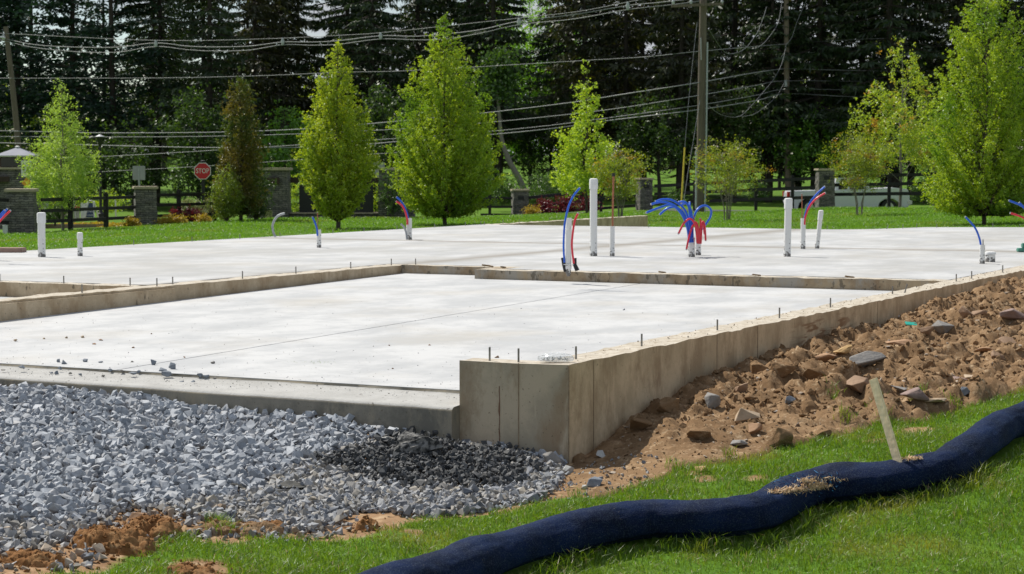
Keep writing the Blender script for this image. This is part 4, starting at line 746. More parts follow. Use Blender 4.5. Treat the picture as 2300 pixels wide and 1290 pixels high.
# wood scraps on the kerb
M['wood'] = noisemat('weathered_wood', (.20, .14, .08), (.28, .20, .12), 20, .9, .4)
for x, y, lx, ly, h_, rz, lb in [(1092, 598, .13, .03, .02, .5, 'short stick lying where the brown kerb begins'), (1102, 600, .08, .03, .02, -.6, 'small wood chip between the two sticks'), (1130, 602, .12, .03, .02, 1.1, 'stick pointing to the kerb edge'), (1487, 613, .10, .03, .018, .3, 'wood chip on the kerb right of the strapped sleeve'),
    (1699, 619.5, .11, .03, .018, .05, 'wood chip in the middle of the kerb'), (1908, 623.5, .12, .03, .018, .1, 'wood chip near the right end of the kerb')]:
    o = MB().box(-lx/2, lx/2, -ly/2, ly/2, 0, h_).build('wood_scrap', M['wood'], bevel=.004); o.location = PZ(x, y, .0); o.rotation_euler = (.05, .12, rz); tag(o, lb, 'wood scrap', 'wood scraps on the kerb')
o = MB().box(-.06, .06, -.03, .03, 0, .012).build('plastic_scrap', flat('teal_plastic', (.02, .42, .33), .5), bevel=.003); o.location = TS(2046, 731)+[0, 0, .01]; o.rotation_euler = (.5, .1, .2); tag(o, 'teal plastic scrap on the dirt beside the wall', 'plastic scrap')
# ---------------------------------------------------------------- filter sock
top = [(700, 1330), (870, 1285), (1000, 1245), (1100, 1205), (1200, 1175), (1350, 1140), (1450, 1124), (1550, 1124), (1650, 1120), (1710, 1106), (1770, 1070), (1830, 1047), (1900, 1042), (2000, 1032), (2080, 1014), (2130, 999), (2200, 950), (2250, 915), (2300, 897), (2420, 850), (2600, 790), (2800, 745), (3050, 700)]
pth = smooth_pts([TG(x, y+46, .12) for x, y in top], 12); pth = [p+[0, 0, 0] for p in pth]; ns = 64; V = []; pts = np.array(pth)
cum = np.r_[0, np.cumsum(np.linalg.norm(np.diff(pts[:, :2], axis=0), axis=1))]
sk = np.linspace(0, cum[-1], 900); cx = np.interp(sk, cum, pts[:, 0]); cy = np.interp(sk, cum, pts[:, 1]); cz = G(cx, cy); ker = np.ones(31)/31; cz = np.convolve(np.pad(cz, 15, 'edge'), ker, 'valid')
tx = np.gradient(cx); ty = np.gradient(cy); tl = np.hypot(tx, ty); tx /= tl; ty /= tl; th = np.linspace(0, 2*np.pi, ns, endpoint=False)
rad = .133*(1+.15*fbm(np.c_[sk, sk*0, sk*0], 1.5, 3, 5)); Vt = np.zeros((len(sk), ns, 3)); sockpx = np.array([cx, cy, cz]).T
for k, t in enumerate(th):
    c_, s_ = math.cos(t), math.sin(t); rk = rad*(1+.10*fbm(np.c_[sk, sk*0+c_*.3, sk*0+s_*.3], 4, 3, 3)+.035*fbm(np.c_[sk*.5, sk*0+c_*.3, sk*0+s_*.3], 22, 3, 9)+.03*np.abs(fbm(np.c_[sk*1., sk*.4+c_*.25, s_*.25+sk*.0], 9, 4, 19))); fl = np.where(s_ < -.45, .72, 1.)
    Vt[:, k] = np.c_[cx+ty*rk*c_*1.06, cy-tx*rk*c_*1.06, cz+.113+rk*s_*fl]
def cut(pxx):                              # nearest ring to a photo column
    u = 1150+F*cx/(cy*math.cos(TH)); return int(np.argmin(abs(u-pxx)))
holes_ = [(cut(1712), cut(1868), .95, 1.9), (cut(2012), cut(2068), 1.15, 1.75)]
# wrinkle and collapse at the torn openings
for i0, i1, t0, t1 in holes_:
    for k, t in enumerate(th):
        if t0 < t+.0 < t1+.6 or t0 < t < t1:
            wgt = np.clip(np.minimum((sk-sk[min(i0, i1)])/.10, (sk[max(i0, i1)]-sk)/.10), 0, 1)*np.clip(min((t-t0+.15)/.3, (t1+.5-t)/.3), 0, 1); Vt[:, k, 2] -= wgt*.022
I = np.arange(len(sk)*ns).reshape(len(sk), ns); Q = np.stack([I[:-1], np.roll(I, -1, 1)[:-1], np.roll(I, -1, 1)[1:], I[1:]], -1).reshape(-1, 4)
Q = np.concatenate([Q, ])
m, n, l, b = newmat('navy_mesh_fabric'); t = n.new('ShaderNodeTexCoord'); a = n.new('ShaderNodeTexNoise'); a.inputs['Scale'].default_value = 5; a.inputs['Detail'].default_value = 7; l.new(t.outputs['Object'], a.inputs['Vector'])
x = n.new('ShaderNodeMixRGB'); x.inputs[1].default_value = (.0006, .0035, .017, 1); x.inputs[2].default_value = (.0015, .010, .046, 1); r = n.new('ShaderNodeMapRange'); r.inputs[1].default_value = .35; r.inputs[2].default_value = .65; l.new(a.outputs['Fac'], r.inputs[0]); l.new(r.outputs[0], x.inputs[0])
a2 = n.new('ShaderNodeTexNoise'); a2.inputs['Scale'].default_value = 130; a2.inputs['Detail'].default_value = 3; mpp = n.new('ShaderNodeMapping'); mpp.inputs['Scale'].default_value = (1, .35, 1); l.new(t.outputs['Object'], mpp.inputs[0]); l.new(mpp.outputs[0], a2.inputs['Vector']); r2 = n.new('ShaderNodeMapRange'); r2.inputs[1].default_value = .50; r2.inputs[2].default_value = .70; r2.inputs[4].default_value = .65; l.new(a2.outputs['Fac'], r2.inputs[0])
y = n.new('ShaderNodeMixRGB'); y.inputs[2].default_value = (.035, .05, .075, 1); l.new(x.outputs[0], y.inputs[1]); l.new(r2.outputs[0], y.inputs[0]); l.new(y.outputs[0], b.inputs['Base Color']); b.inputs['Roughness'].default_value = .75; b.inputs['Specular IOR Level'].default_value = .12; b.inputs['Sheen Weight'].default_value = .04; b.inputs['Sheen Tint'].default_value = (.1, .3, .8, 1)
wv = n.new('ShaderNodeTexVoronoi'); wv.inputs['Scale'].default_value = 160; l.new(t.outputs['Object'], wv.inputs['Vector']); bb = n.new('ShaderNodeBump'); bb.inputs['Strength'].default_value = .6; bb.inputs['Distance'].default_value = .004; l.new(wv.outputs['Distance'], bb.inputs['Height']); l.new(bb.outputs[0], b.inputs['Normal'])
so = mesh_np('filter_sock', Vt.reshape(-1, 3), [Q[:, ::-1]], m, smooth=True); tag(so, 'long navy mesh filter sock lying across the grass with torn spots', 'filter sock')
BS = bvh(so)
M['chips'] = stonemat('wood_chips', [(.62, .43, .24), (.78, .62, .42), (.46, .27, .13), (.70, .52, .32)]); chipshape = [hull(s+200, 8, (1, .15, .05)) for s in range(8)]
def on_sock(px, py):
    h = BS.ray_cast(Vector((0, 0, EYE)), Vector(ray(px, py)).normalized())[0]; return None if h is None else np.array(h)
rc = np.random.RandomState(31); P_ = []
for (x0, y0, x1, y1, hw_, nn) in [(1728, 1108, 1850, 1098, 8, 420), (1800, 1082, 1862, 1096, 11, 330), (2022, 1034, 2066, 1033, 4, 120), (1820, 1078, 1900, 1082, 5, 40)]:
    for _ in range(nn):
        t = rc.rand(); q = on_sock(x0+(x1-x0)*t+rc.randn()*4, y0+(y1-y0)*t+rc.randn()*hw_*.55*math.sin(math.pi*min(max(t, .08), .92))); 
        if q is not None: P_.append(q+[0, 0, .004+.012*rc.rand()])
P_ = np.array(P_); scatter('wood_chips', chipshape, P_, .014+.024*rc.rand(len(P_))**1.5, M['chips'], 32, tilt=1)
P_ = []
for _ in range(150):
    q = on_sock(1722+rc.rand()*165, 1086+rc.randn()*12)
    if q is not None: P_.append(q+[0, 0, .004+.01*rc.rand()])
M['fray'] = stonemat('frayed_blue_fabric', [(.01, .06, .16), (.04, .20, .40), (.02, .10, .25)]); P_ = np.array(P_); scatter('torn_threads', chipshape, P_, .012+.02*rc.rand(len(P_)), M['fray'], 35, tilt=1)
P_ = []
for _ in range(900):
    q = on_sock(880+1420*rc.rand(), 900+390*rc.rand())
    if q is not None: P_.append(q+[0, 0, .001])
P_ = np.array(P_); scatter('dry_grass_clippings', [hull(s+300, 8, (1, .12, .06)) for s in range(4)], P_, .002+.007*rc.rand(len(P_))**2, stonemat('chaff', [(.12, .11, .09), (.32, .27, .18), (.2, .18, .14)]), 33)
# stake
q0 = next(q for q in (on_sock(2016, y_) for y_ in range(1036, 1100, 3)) if q is not None); q1 = PD(1961, 851, q0[1]+.12); ax = (q1-q0); q0 = q0-ax*.06
A1 = q1-q0; A1 = Vector(A1); sx_ = Vector((.56, -.83, 0)); sx_ = (sx_-A1.normalized()*sx_.dot(A1.normalized())).normalized(); sz_ = sx_.cross(A1).normalized(); cc = [(-.034, -.007), (.034, -.007), (.034, .007), (-.034, .007)]
sk_ = MB().add([sx_*i+sz_*j for i, j in cc]+[A1+sx_*i+sz_*j for i, j in cc], [(3, 2, 1, 0), (4, 5, 6, 7)]+[(i, (i+1) % 4, (i+1) % 4+4, i+4) for i in range(4)]).build('wooden_stake', noisemat('pale_pine', (.80, .62, .40), (.86, .72, .50), 6, .8, .3, stretch=(8, 8, 1)), bevel=.002); sk_.location = q0; tag(sk_, 'pale wooden stake driven through the blue sock', 'stake')
# ---------------------------------------------------------------- grass
def blades(name, P_, h, w_, lean, mat, seed, seg=True):
    r = np.random.RandomState(seed); n = len(P_); az = r.rand(n)*2*np.pi; d = np.c_[np.cos(az), np.sin(az), np.zeros(n)]; az2 = r.rand(n)*2*np.pi; s = np.c_[np.cos(az2), np.sin(az2), np.zeros(n)]*w_[:, None]/2
    up = np.array([0, 0, 1.]); ln = lean[:, None]; m1 = P_+(up*.55+d*ln*.25)*h[:, None]; tp = P_+(up*(1-.25*ln)+d*ln)*h[:, None]
    V = np.stack([P_-s, P_+s, m1+s*.85, m1-s*.85, tp], 1).reshape(-1, 3); i = np.arange(n)*5
    return mesh_np(name, V, [np.c_[i, i+1, i+2, i+3], np.c_[i+3, i+2, i+4]], mat)
M['grass'] = leafmat('lawn_grass', (.075, .165, .008), (.17, .285, .02), .5, (1.4, 1.25, .4), big=((.21, .24, .045), 1.6, .56)); M['dry'] = leafmat('dry_grass', (.30, .25, .13), (.42, .36, .2), .35, (1.1, 1, .7))
def gpoints(n, x0, x1, y0, y1, seed, dens=None):
    r = np.random.RandomState(seed); p = np.c_[x0+(x1-x0)*r.rand(n), y0+(y1-y0)*r.rand(n)]; return p[(p[:, 0] > -p[:, 1]*.31-.1) & (p[:, 0] < p[:, 1]*.40+.4)]
gx = gpoints(760000, -5.2, 7.4, 9.6, 18.5, 1); s_ = sdist(gx, soil_poly)+fbm(np.c_[gx, gx[:, :1]*0], 6, 3, 12)*.11; ok = s_ < -.01
for c, r in bare: ok &= (np.linalg.norm(gx-c, axis=-1)+fbm(np.c_[gx, gx[:, :1]*0], 12, 2, 4)*.05) > r*.75
clump = vnoise(np.c_[gx, gx[:, :1]*0], 2.2, 4); ok &= np.random.RandomState(4).rand(len(gx)) < .45+.7*clump
ok &= gx[:, 1] < 17.5
gx = gx[ok]
# no grass under the sock
dsk = np.full(len(gx), 9.)
for i in range(0, len(sk), 6): dsk = np.minimum(dsk, np.hypot(gx[:, 0]-cx[i], gx[:, 1]-cy[i]))
gx = gx[dsk > .135]; dsk = dsk[dsk > .135]
gz_ = G(gx[:, 0], gx[:, 1])-.008+fbm(np.c_[gx, gx[:, :1]*0], 1.7, 3, 3)*.02; r = np.random.RandomState(6); n = len(gx)
hgt = (.030+.045*r.rand(n)**1.5)*(.7+.7*vnoise(np.c_[gx, gx[:, :1]*0], 3.1, 9)); hgt *= np.where(dsk < .25, .9+1.3*vnoise(np.c_[gx, gx[:, :1]*0], 4.5, 19), 1.); edge_t = s_[ok][:0]
o = blades('grass', np.c_[gx, gz_], hgt, .0028+.0026*r.rand(n), .25+.75*r.rand(n), M['grass'], 7); tag(o, kind='stuff')
sel = r.rand(n) < .06; o = blades('grass', np.c_[gx, gz_][sel], hgt[sel]*1.05, .003+.002*r.rand(sel.sum()), .5+.8*r.rand(sel.sum()), M['dry'], 8); tag(o, kind='stuff')
# tufts on the dirt
tf = [(500, 1195, 160, .09), (490, 1178, 90, .07), (1975, 930, 120, .08), (1990, 955, 120, .09), (1870, 915, 40, .06), (2060, 930, 60, .08), (1850, 1000, 90, .1), (2150, 920, 60, .1), (1520, 1055, 50, .08), (1640, 1030, 40, .06), (1900, 960, 70, .07), (1300, 1120, 40, .06)]
P_ = []
for x, y, nn, sp in tf:
    c = TG(x, y)[:2]; q = c+rc.randn(nn, 2)*sp*.5; P_ += [(a_, b_, surf(a_, b_)-.005) for a_, b_ in q]
P_ = np.array(P_); o = blades('grass', P_, .05+.06*rc.rand(len(P_)), .003+.002*rc.rand(len(P_)), .3+.7*rc.rand(len(P_)), M['grass'], 9); tag(o, kind='stuff')
# lawn behind the slab
rl = np.random.RandomState(41); n = 300000; v = rl.rand(n); Yl = 38*np.exp(v*math.log(106/38.)); Xl = (rl.rand(n)*2-1)*.30*Yl; a, b_ = AB(np.c_[Xl, Yl]); ok = ~((a < 31) & (b_ < 16.0) & (a > 0)) & ~((b_ > 0) & (b_ < 6.3) & (a < 34))
fy = lambda x_, y_: x_/y_; u_ = Xl/Yl; lim = np.interp(u_, [-.3, -.225, -.175, -.11, -.06, 0, .063, .10, .145, .3], [61, 60, 68, 77, 79, 96, 101, 97, 94, 92]); ok &= Yl < lim
Xl, Yl = Xl[ok], Yl[ok]; P_ = np.c_[Xl, Yl, G(Xl, Yl)-.01]; n = len(P_); pat = vnoise(np.c_[Xl, Yl, Xl*0], .5, 3)
M['lawn'] = leafmat('far_lawn', (.09, .22, .012), (.15, .30, .02), .5, (1.35, 1.25, .4), big=((.17, .24, .03), .35, .55))
o = blades('grass', P_, (.05+.06*rl.rand(n))*(.6+.8*pat), (.010+.012*rl.rand(n))*Yl/60, .3+.7*rl.rand(n), M['lawn'], 42); tag(o, kind='stuff')
sel = rl.rand(n) < .0012; q = P_[sel]+[0, 0, .10]; fl_ = mesh_np('dandelions', np.concatenate([q+[-.014, 0, -.01], q+[.014, 0, -.01], q+[.014, 0, .01], q+[-.014, 0, .01]], 0).reshape(4, -1, 3).transpose(1, 0, 2).reshape(-1, 3), [np.arange(len(q)*4).reshape(-1, 4)], leafmat('white_bloom', (.5, .5, .4), (.6, .6, .5), .3, (1, 1, 1))); tag(fl_, kind='stuff')
# ================================================================ BACKGROUND: road, pillars, fences, signs
def at(px, d, z=None):
    p = PD(px, 400, d); p[2] = float(G(np.array([p[0]]), np.array([p[1]]))[0]) if z is None else z; return p
def strip(name, rows, mat, lift=.004):     # rows of (px, near depth, far depth)
    V = []; 
    for px, d0, d1 in rows:
        for k in range(7):
            p = at(px, d0+(d1-d0)*k/6); p[2] += lift; V.append(p)
    n = len(rows); Q = [(i*7+k, (i+1)*7+k, (i+1)*7+k+1, i*7+k+1) for i in range(n-1) for k in range(6)]
    o = mesh_np(name, V, [Q], mat); return tag(o, kind='structure')
M['asphalt'] = noisemat('asphalt', (.055, .055, .058), (.085, .085, .088), 3, .9, .3, 60); M['mulch'] = noisemat('mulch', (.06, .035, .02), (.10, .06, .035), 4, .95, .5, 30)
strip('road', [(px, d0, d0+7) for px, d0 in [(-500, 84), (0, 85), (300, 86), (600, 88), (900, 93), (1200, 98), (1500, 98.6), (1800, 97.8), (2100, 97.6), (2400, 97.6), (2900, 98)]], M['asphalt'], .02)
def stonewallmat():
    m, n, l, b = newmat('stacked_stone'); t = n.new('ShaderNodeTexCoord'); mp = n.new('ShaderNodeMapping'); mp.inputs['Scale'].default_value = (1, 1, 1); s = n.new('ShaderNodeSeparateXYZ'); l.new(t.outputs['Object'], s.inputs[0])
    ad = n.new('ShaderNodeMath'); l.new(s.outputs['X'], ad.inputs[0]); l.new(s.outputs['Y'], ad.inputs[1]); cb = n.new('ShaderNodeCombineXYZ'); l.new(ad.outputs[0], cb.inputs['X']); l.new(s.outputs['Z'], cb.inputs['Y'])
    br = n.new('ShaderNodeTexBrick'); br.inputs['Scale'].default_value = 1; br.inputs['Brick Width'].default_value = .26; br.inputs['Row Height'].default_value = .07; br.inputs['Mortar Size'].default_value = .008; br.inputs['Color1'].default_value = (.19, .175, .15, 1); br.inputs['Color2'].default_value = (.11, .105, .10, 1); br.inputs['Mortar'].default_value = (.04, .038, .035, 1); br.offset_frequency = 2
    a = n.new('ShaderNodeTexNoise'); a.inputs['Scale'].default_value = 7; a.inputs['Detail'].default_value = 6; l.new(t.outputs['Object'], a.inputs['Vector']); mv = n.new('ShaderNodeMixRGB'); mv.blend_type = 'LINEAR_LIGHT'; mv.inputs[0].default_value = .05; l.new(cb.outputs[0], mv.inputs[1]); l.new(a.outputs['Color'], mv.inputs[2]); l.new(mv.outputs[0], br.inputs['Vector'])
    mm = n.new('ShaderNodeMixRGB'); mm.blend_type = 'MULTIPLY'; mm.inputs[0].default_value = .6; l.new(br.outputs['Color'], mm.inputs[1]); r = n.new('ShaderNodeMapRange'); r.inputs[1].default_value = .3; r.inputs[2].default_value = .7; r.inputs[3].default_value = .4; r.inputs[4].default_value = 1.7; l.new(a.outputs['Fac'], r.inputs[0]); l.new(r.outputs[0], mm.inputs[2]); l.new(mm.outputs[0], b.inputs['Base Color']); b.inputs['Roughness'].default_value = .9
    bb = n.new('ShaderNodeBump'); bb.inputs['Distance'].default_value = .04; l.new(br.outputs['Fac'], bb.inputs['Height']); bb.invert = True; l.new(bb.outputs[0], b.inputs['Normal']); return m
M['stone'] = stonewallmat(); M['capstone'] = noisemat('tan_capstone', (.42, .36, .26), (.33, .28, .20), 6, .85, .3); M['fence'] = noisemat('black_fence_paint', (.010, .009, .009), (.02, .018, .018), 8, .7, .2)
M['timber'] = noisemat('dark_timber', (.035, .022, .016), (.06, .04, .03), 5, .8, .3, stretch=(1, 6, 6)); M['white'] = noisemat('white_paint', (.62, .62, .60), (.72, .72, .70), 10, .5, 0); M['sign_back'] = noisemat('aluminium_sign_back', (.30, .30, .30), (.36, .36, .36), 5, .5, 0, metal=.2); M['signred'] = flat('sign_red', (.50, .012, .02), .5); M['signorange'] = flat('sign_orange', (.75, .32, .02), .5); M['signblack'] = flat('sign_black', (.012, .012, .014), .5)
M['navyboard'] = flat('navy_board', (.02, .045, .09), .5); M['roofm'] = noisemat('metal_roof', (.17, .18, .22), (.22, .23, .27), 4, .45, 0, metal=.2); M['glass_dark'] = flat('dark_pane', (.012, .014, .016), .15); M['greybox'] = flat('yellow_grey_box', (.30, .28, .14), .6); M['galv'] = noisemat('galvanised', (.33, .34, .35), (.45, .46, .47), 12, .5, 0, metal=.3)
def irregular(mb, hx, hy, z0, z1, bat=.05, seed=0):    # battered stone body with uneven courses
    r = np.random.RandomState(seed); n = max(4, int((z1-z0)/.14)); V = []
    for i in range(n+1):
        t = i/n; k = 1+bat*(1-t); z = z0+(z1-z0)*t
        for j, (sx, sy) in enumerate([(-1,-1),(0,-1),(1,-1),(1,0),(1,1),(0,1),(-1,1),(-1,0)]): V.append((sx*hx*k+r.randn()*.008, sy*hy*k+r.randn()*.008, z))
    return mb.add(V, [(i*8+k, i*8+(k+1) % 8, (i+1)*8+(k+1) % 8, (i+1)*8+k) for i in range(n) for k in range(8)]+[tuple(n*8+k for k in range(8))])
def pillar(px, d, capw, ytop, ybase, label, rz=.2, hole=True, ratio=.86):
    zb = EYE-(ybase-368)/F*d; zt = EYE-(ytop-368)/F*d; w_ = capw/F*d/(math.cos(rz)+abs(math.sin(rz))); b0 = at(px, d, zb); t = empty('stone_pillar', b0, rz, label, 'pillar', 'stone fence pillars'); H_ = zt-zb
    irregular(MB(), w_/2*ratio, w_/2*ratio, -.4, H_-.09, .05, int(px)).build('stone_body', M['stone'], t); MB().box(-w_/2, w_/2, -w_/2, w_/2, H_-.088, H_).build('capstone', M['capstone'], t, bevel=.012)
    if hole: MB().box(-.14, .14, -w_/2*ratio-.025, -w_/2*ratio+.02, H_-.5, H_-.32).build('rail_socket', M['black'], t)
    return t
pillar(48, 60, 75, 424, 524, 'stone pillar with a tan cap at the left edge of the lawn', .1, False); pillar(326, 68, 66, 418.5, 505, 'stone pillar with a tan cap below the grey sign back', .25, False)
pillar(1168, 100, 45, 425, 481, 'small dark stone pillar with a tan cap right of the big tree', .12); pillar(1447, 103, 42, 400, 471, 'stone pillar half hidden behind the orange leaved shrub', .3); pillar(1853, 95, 45, 379, 466, 'stone pillar in front of the white pickup truck', .1)
def fence(pts, rails, label, posts, rh=.14, cat='fence'):
    """pts: two ends (px, depth, ground z); rails: heights above ground; posts: fractions"""
    (p0, d0, z0), (p1, d1, z1) = pts; a = at(p0, d0, z0); b_ = at(p1, d1, z1); t = empty('rail_fence', a, 0, label, cat, 'black rail fences'); e = b_-a
    for h in rails: MB().bar((0, 0, h), e+[0, 0, h], .045, rh).build('rail', M['fence'], t, bevel=.004)
    for f_ in posts:
        q = e*f_; u = np.array([e[1], -e[0], 0]); u = u/np.linalg.norm(u)*(-.09); MB().box(q[0]-.075, q[0]+.075, q[1]+abs(u[1])-.02, q[1]+abs(u[1])+.12, q[2]-.4, q[2]+rails[0]+.16).box(q[0]-.05, q[0]+.05, q[1]+abs(u[1]), q[1]+abs(u[1])+.10, q[2]+rails[0]+.163, q[2]+rails[0]+.19).build('post', M['fence'], t, bevel=.008)
def zt(y, d): return EYE-(y-368)/F*d
def fence_px(px0, d0, ys0, px1, d1, ys1, base0, base1, posts, label, rh=.10):
    z0 = zt(base0, d0); z1 = zt(base1, d1); a = at(px0, d0, z0); b_ = at(px1, d1, z1); t = empty('rail_fence', a, 0, label, 'fence', 'black rail fences')
    for y0, y1 in zip(ys0, ys1): MB().bar((0, 0, zt(y0, d0)-z0), b_-a+[0, 0, zt(y1, d1)-z1], .05, rh).build('rail', M['fence'], t)
    for pxp in posts:
        lo, hi = 0., 1.
        for _ in range(40):
            m_ = (lo+hi)/2; q = a+(b_-a)*m_; u = 1150+F*q[0]/q[1]
            if (u < pxp) == (px1 > px0): lo = m_
            else: hi = m_
        q = (b_-a)*m_; top_ = (zt(ys0[0], d0)-z0)*(1-m_)+(zt(ys1[0], d1)-z1)*m_+rh*.5+.10; s = .07
        MB().box(q[0]-s, q[0]+s, q[1]+.03, q[1]+.17, q[2]-.5, q[2]+top_).box(q[0]-.05, q[0]+.05, q[1]+.05, q[1]+.15, q[2]+top_+.002, q[2]+top_+.03).build('post', M['fence'], t, bevel=.006)
fence_px(-160, 56, (447, 472, 497), 36, 60, (450, 475, 500), 528, 526, [-60], 'black three rail fence left of the first stone pillar')
fence_px(92, 61, (449, 474, 498), 314, 68, (442.5, 465, 487.5), 518, 506, [157, 237], 'black three rail fence between the two stone pillars at left')
fence_px(350, 69, (438.5, 461, 485), 492, 72, (436, 457, 480), 503, 498, [401, 481], 'black three rail fence behind the stop sign')
fence_px(1080, 98, (445, 465, 482), 1150, 99.5, (445.5, 465, 482), 484, 482, [1100], 'short black rail fence between the big tree and the small pillar')
fence_px(1188, 99.5, (444, 463, 480), 1430, 104, (419, 440, 462), 487, 478, [1266, 1350], 'black rail fence rising from the small pillar to the orange shrub', .14)
fence_px(1470, 102, (418, 436, 456), 1832, 96, (400.5, 421, 443), 472, 466, [1560, 1698, 1780], 'black rail fence behind the flowering shrub and utility pole', .15)
fence_px(1872, 95.5, (396, 416, 437), 2180, 92, (390, 410, 433), 466, 462, [1997, 2110], 'black rail fence in front of the white pickup truck', .15)
# gate tower with hip roof
t = empty('gate_tower', at(40, 74, -.62), .12, 'stone gate tower with a grey hip roof lantern at the left edge', 'gate tower'); s_ = 74/F
def zz(y): return EYE-(y-368)*s_+.62
irregular(MB(), .78, .78, -.4, zz(381), .04, 3).build('stone_body', M['stone'], t); MB().box(-.86, .86, -.86, .86, zz(381)+.002, zz(376)).build('capstone', M['capstone'], t, bevel=.01)
MB().box(-.58, .58, -.58, .58, zz(376)+.002, zz(353)).build('lantern_box', M['timber'], t)
MB().box(-.50, .42, -.60, -.578, zz(374.5), zz(355)).build('window', M['glass_dark'], t)
MB().box(-.66, .66, -.66, .66, zz(353)+.002, zz(350)).build('fascia', M['white'], t); e_ = .72
MB().add([(-e_, -e_, zz(349.8)), (e_, -e_, zz(349.8)), (e_, e_, zz(349.8)), (-e_, e_, zz(349.8)), (0, 0, zz(331))], [(0, 1, 4), (1, 2, 4), (2, 3, 4), (3, 0, 4), (3, 2, 1, 0)]).build('roof', M['roofm'], t)
MB().tube([(0, 0, zz(332)), (0, 0, zz(329.5)), (0, 0, zz(328))], [.07, .08, .02], 10).build('finial', M['white'], t); MB().box(-1.15, -.2, -.99, -.80, zz(408), zz(396)).build('beam_end', M['timber'], t)
# entrance sign wall
t = empty('entrance_sign', at(627, 77, -.62), 0, 'stone entrance structure with two pillars, timber beam and black sign board', 'entrance sign'); s_ = 77/F; X_ = lambda px: (px-627)*s_
def pier(px, w_, d_, y0, nm):
    m_ = MB(); irregular(m_, w_/2, d_/2, -.4, zz(383), .06, int(px)); m_.v = [(x+X_(px), y+y0, z) for x, y, z in m_.v]; m_.build('stone_pier', M['stone'], t); MB().box(X_(px)-w_/2-.09, X_(px)+w_/2+.09, y0-d_/2-.09, y0+d_/2+.09, zz(383)+.002, zz(377)).build('capstone', M['capstone'], t, bevel=.01)
pier(605, 1.42, 1.1, 0, 'l'); pier(891, 1.25, 1.1, 0, 'r')
MB().box(X_(652), X_(857), -.02, .16, zz(411), zz(399)).build('beam', M['timber'], t); MB().box(X_(604), X_(632), -.66, -.58, zz(413), zz(399)).build('beam_end', M['timber'], t)
MB().box(X_(653), X_(856), -.25, .25, -.4, zz(480)).build('low_wall', M['stone'], t); MB().box(X_(653), X_(856), -.32, .32, zz(480)+.002, zz(477)).build('wall_cap', M['capstone'], t); MB().box(X_(672), X_(838), -.04, .04, zz(477)+.002, zz(416)).build('sign_board', M['signblack'], t)
o = MB().box(-.13, .13, -.1, .1, -.1, .33).build('utility_box', M['greybox'], bevel=.02); o.location = at(602.5, 75, -.60); tag(o, 'yellowish utility box at the foot of the stone entrance pillar', 'utility box')
# board behind the tree: grey panels beside right pier
t = empty('road_sign', at(852, 84, -.7), 0, 'grey sign back on a post left of the right entrance pillar', 'sign', 'road signs'); MB().box(-.22, .22, -.01, .01, EYE-(400-368)/F*84+.7, EYE-(365-368)/F*84+.7).build('sign_panel', M['sign_back'], t); MB().box(-.03, .03, .012, .06, -.3, EYE-(366-368)/F*84+.7).build('sign_post', M['galv'], t)
# signs
def signpost(px, d, ybase, ytop, w_, label, shape, mat, name='road_sign', postw=.06, postmat='galv', z=None):
    zb = zt(ybase, d); t = empty(name, at(px, d, zb), 0, label, 'sign', 'road signs'); MB().box(-postw/2, postw/2, .02, .02+postw, -.3, zt(ytop, d)-zb).build('sign_post', M[postmat], t); return t, zb
t, zb = signpost(312, 76, 505, 375, 0, 'grey metal sign back on a post above the stone pillar', 0, 0)
h0 = zt(404.5, 76)-zb; h1 = zt(373, 76)-zb; w_ = 28.5/F*76; MB().box(-w_/2, w_/2, -.004, .016, h0, h1).build('sign_panel', M['sign_back'], t, bevel=.004); MB().box(-.02, .02, -.03, -.005, h0-.3, h1-.05).build('post_face', M['galv'], t)
# STOP
d = 76; zb = zt(500, d); t = empty('stop_sign', at(455, d, zb), 0, 'red octagonal stop sign on a black post beside the fence', 'stop sign', 'road signs'); zc = zt(384.5, d)-zb; R_ = 19.2/F*d
def ngon(r, n, rot, y0, y1, zc, xs=1): 
    V = [(r*math.cos(rot+2*math.pi*k/n)*xs, y, zc+r*math.sin(rot+2*math.pi*k/n)) for y in (y0, y1) for k in range(n)]; return MB().add(V, [tuple(range(n)), tuple(range(2*n-1, n-1, -1))]+[(k, k+n, (k+1) % n+n, (k+1) % n) for k in range(n)])
ngon(R_*1.05, 8, math.pi/8, -.006, .012, zc).build('sign_border', M['white'], t); ngon(R_*.965, 8, math.pi/8, -.011, -.0065, zc).build('sign_face', M['signred'], t)
MB().box(-.035, .20+.02, .03, .06, zc-.28, zc+.28).build('shadow_backing', M['signblack'], t); MB().box(-.055, .055, .062, .17, -.3, zc+.34).build('sign_post', M['black'], t, bevel=.01); MB().tube([(0, .115, zc+.34), (0, .115, zc+.37), (0, .115, zc+.39)], [.09, .09, .03], 10).build('post_cap', M['black'], t)  # black backing, shifted right, stands in for the sign's dark shadow
def text(body, size, loc, mat, parent, name='lettering', rot=(math.pi/2, 0, 0), sx=1.):
    cu_ = bpy.data.curves.new(name, 'FONT'); cu_.body = body; cu_.size = size; cu_.align_x = 'CENTER'; cu_.align_y = 'CENTER'; cu_.extrude = .001; o = bpy.data.objects.new(name, cu_); C.objects.link(o)
    dg = bpy.context.evaluated_depsgraph_get(); me = bpy.data.meshes.new_from_object(o.evaluated_get(dg)); bpy.data.objects.remove(o); o = bpy.data.objects.new(name, me); C.objects.link(o); me.materials.clear(); me.materials.append(M[mat]); o.location = loc; o.rotation_euler = rot; o.scale = (sx, 1, 1); o.parent = parent; return o
tx_ = text('STOP', .245, (0, -.0135, zc), 'white', t, sx=.80)
bmx = bmesh.new(); bmx.from_mesh(tx_.data)
bmx.free()
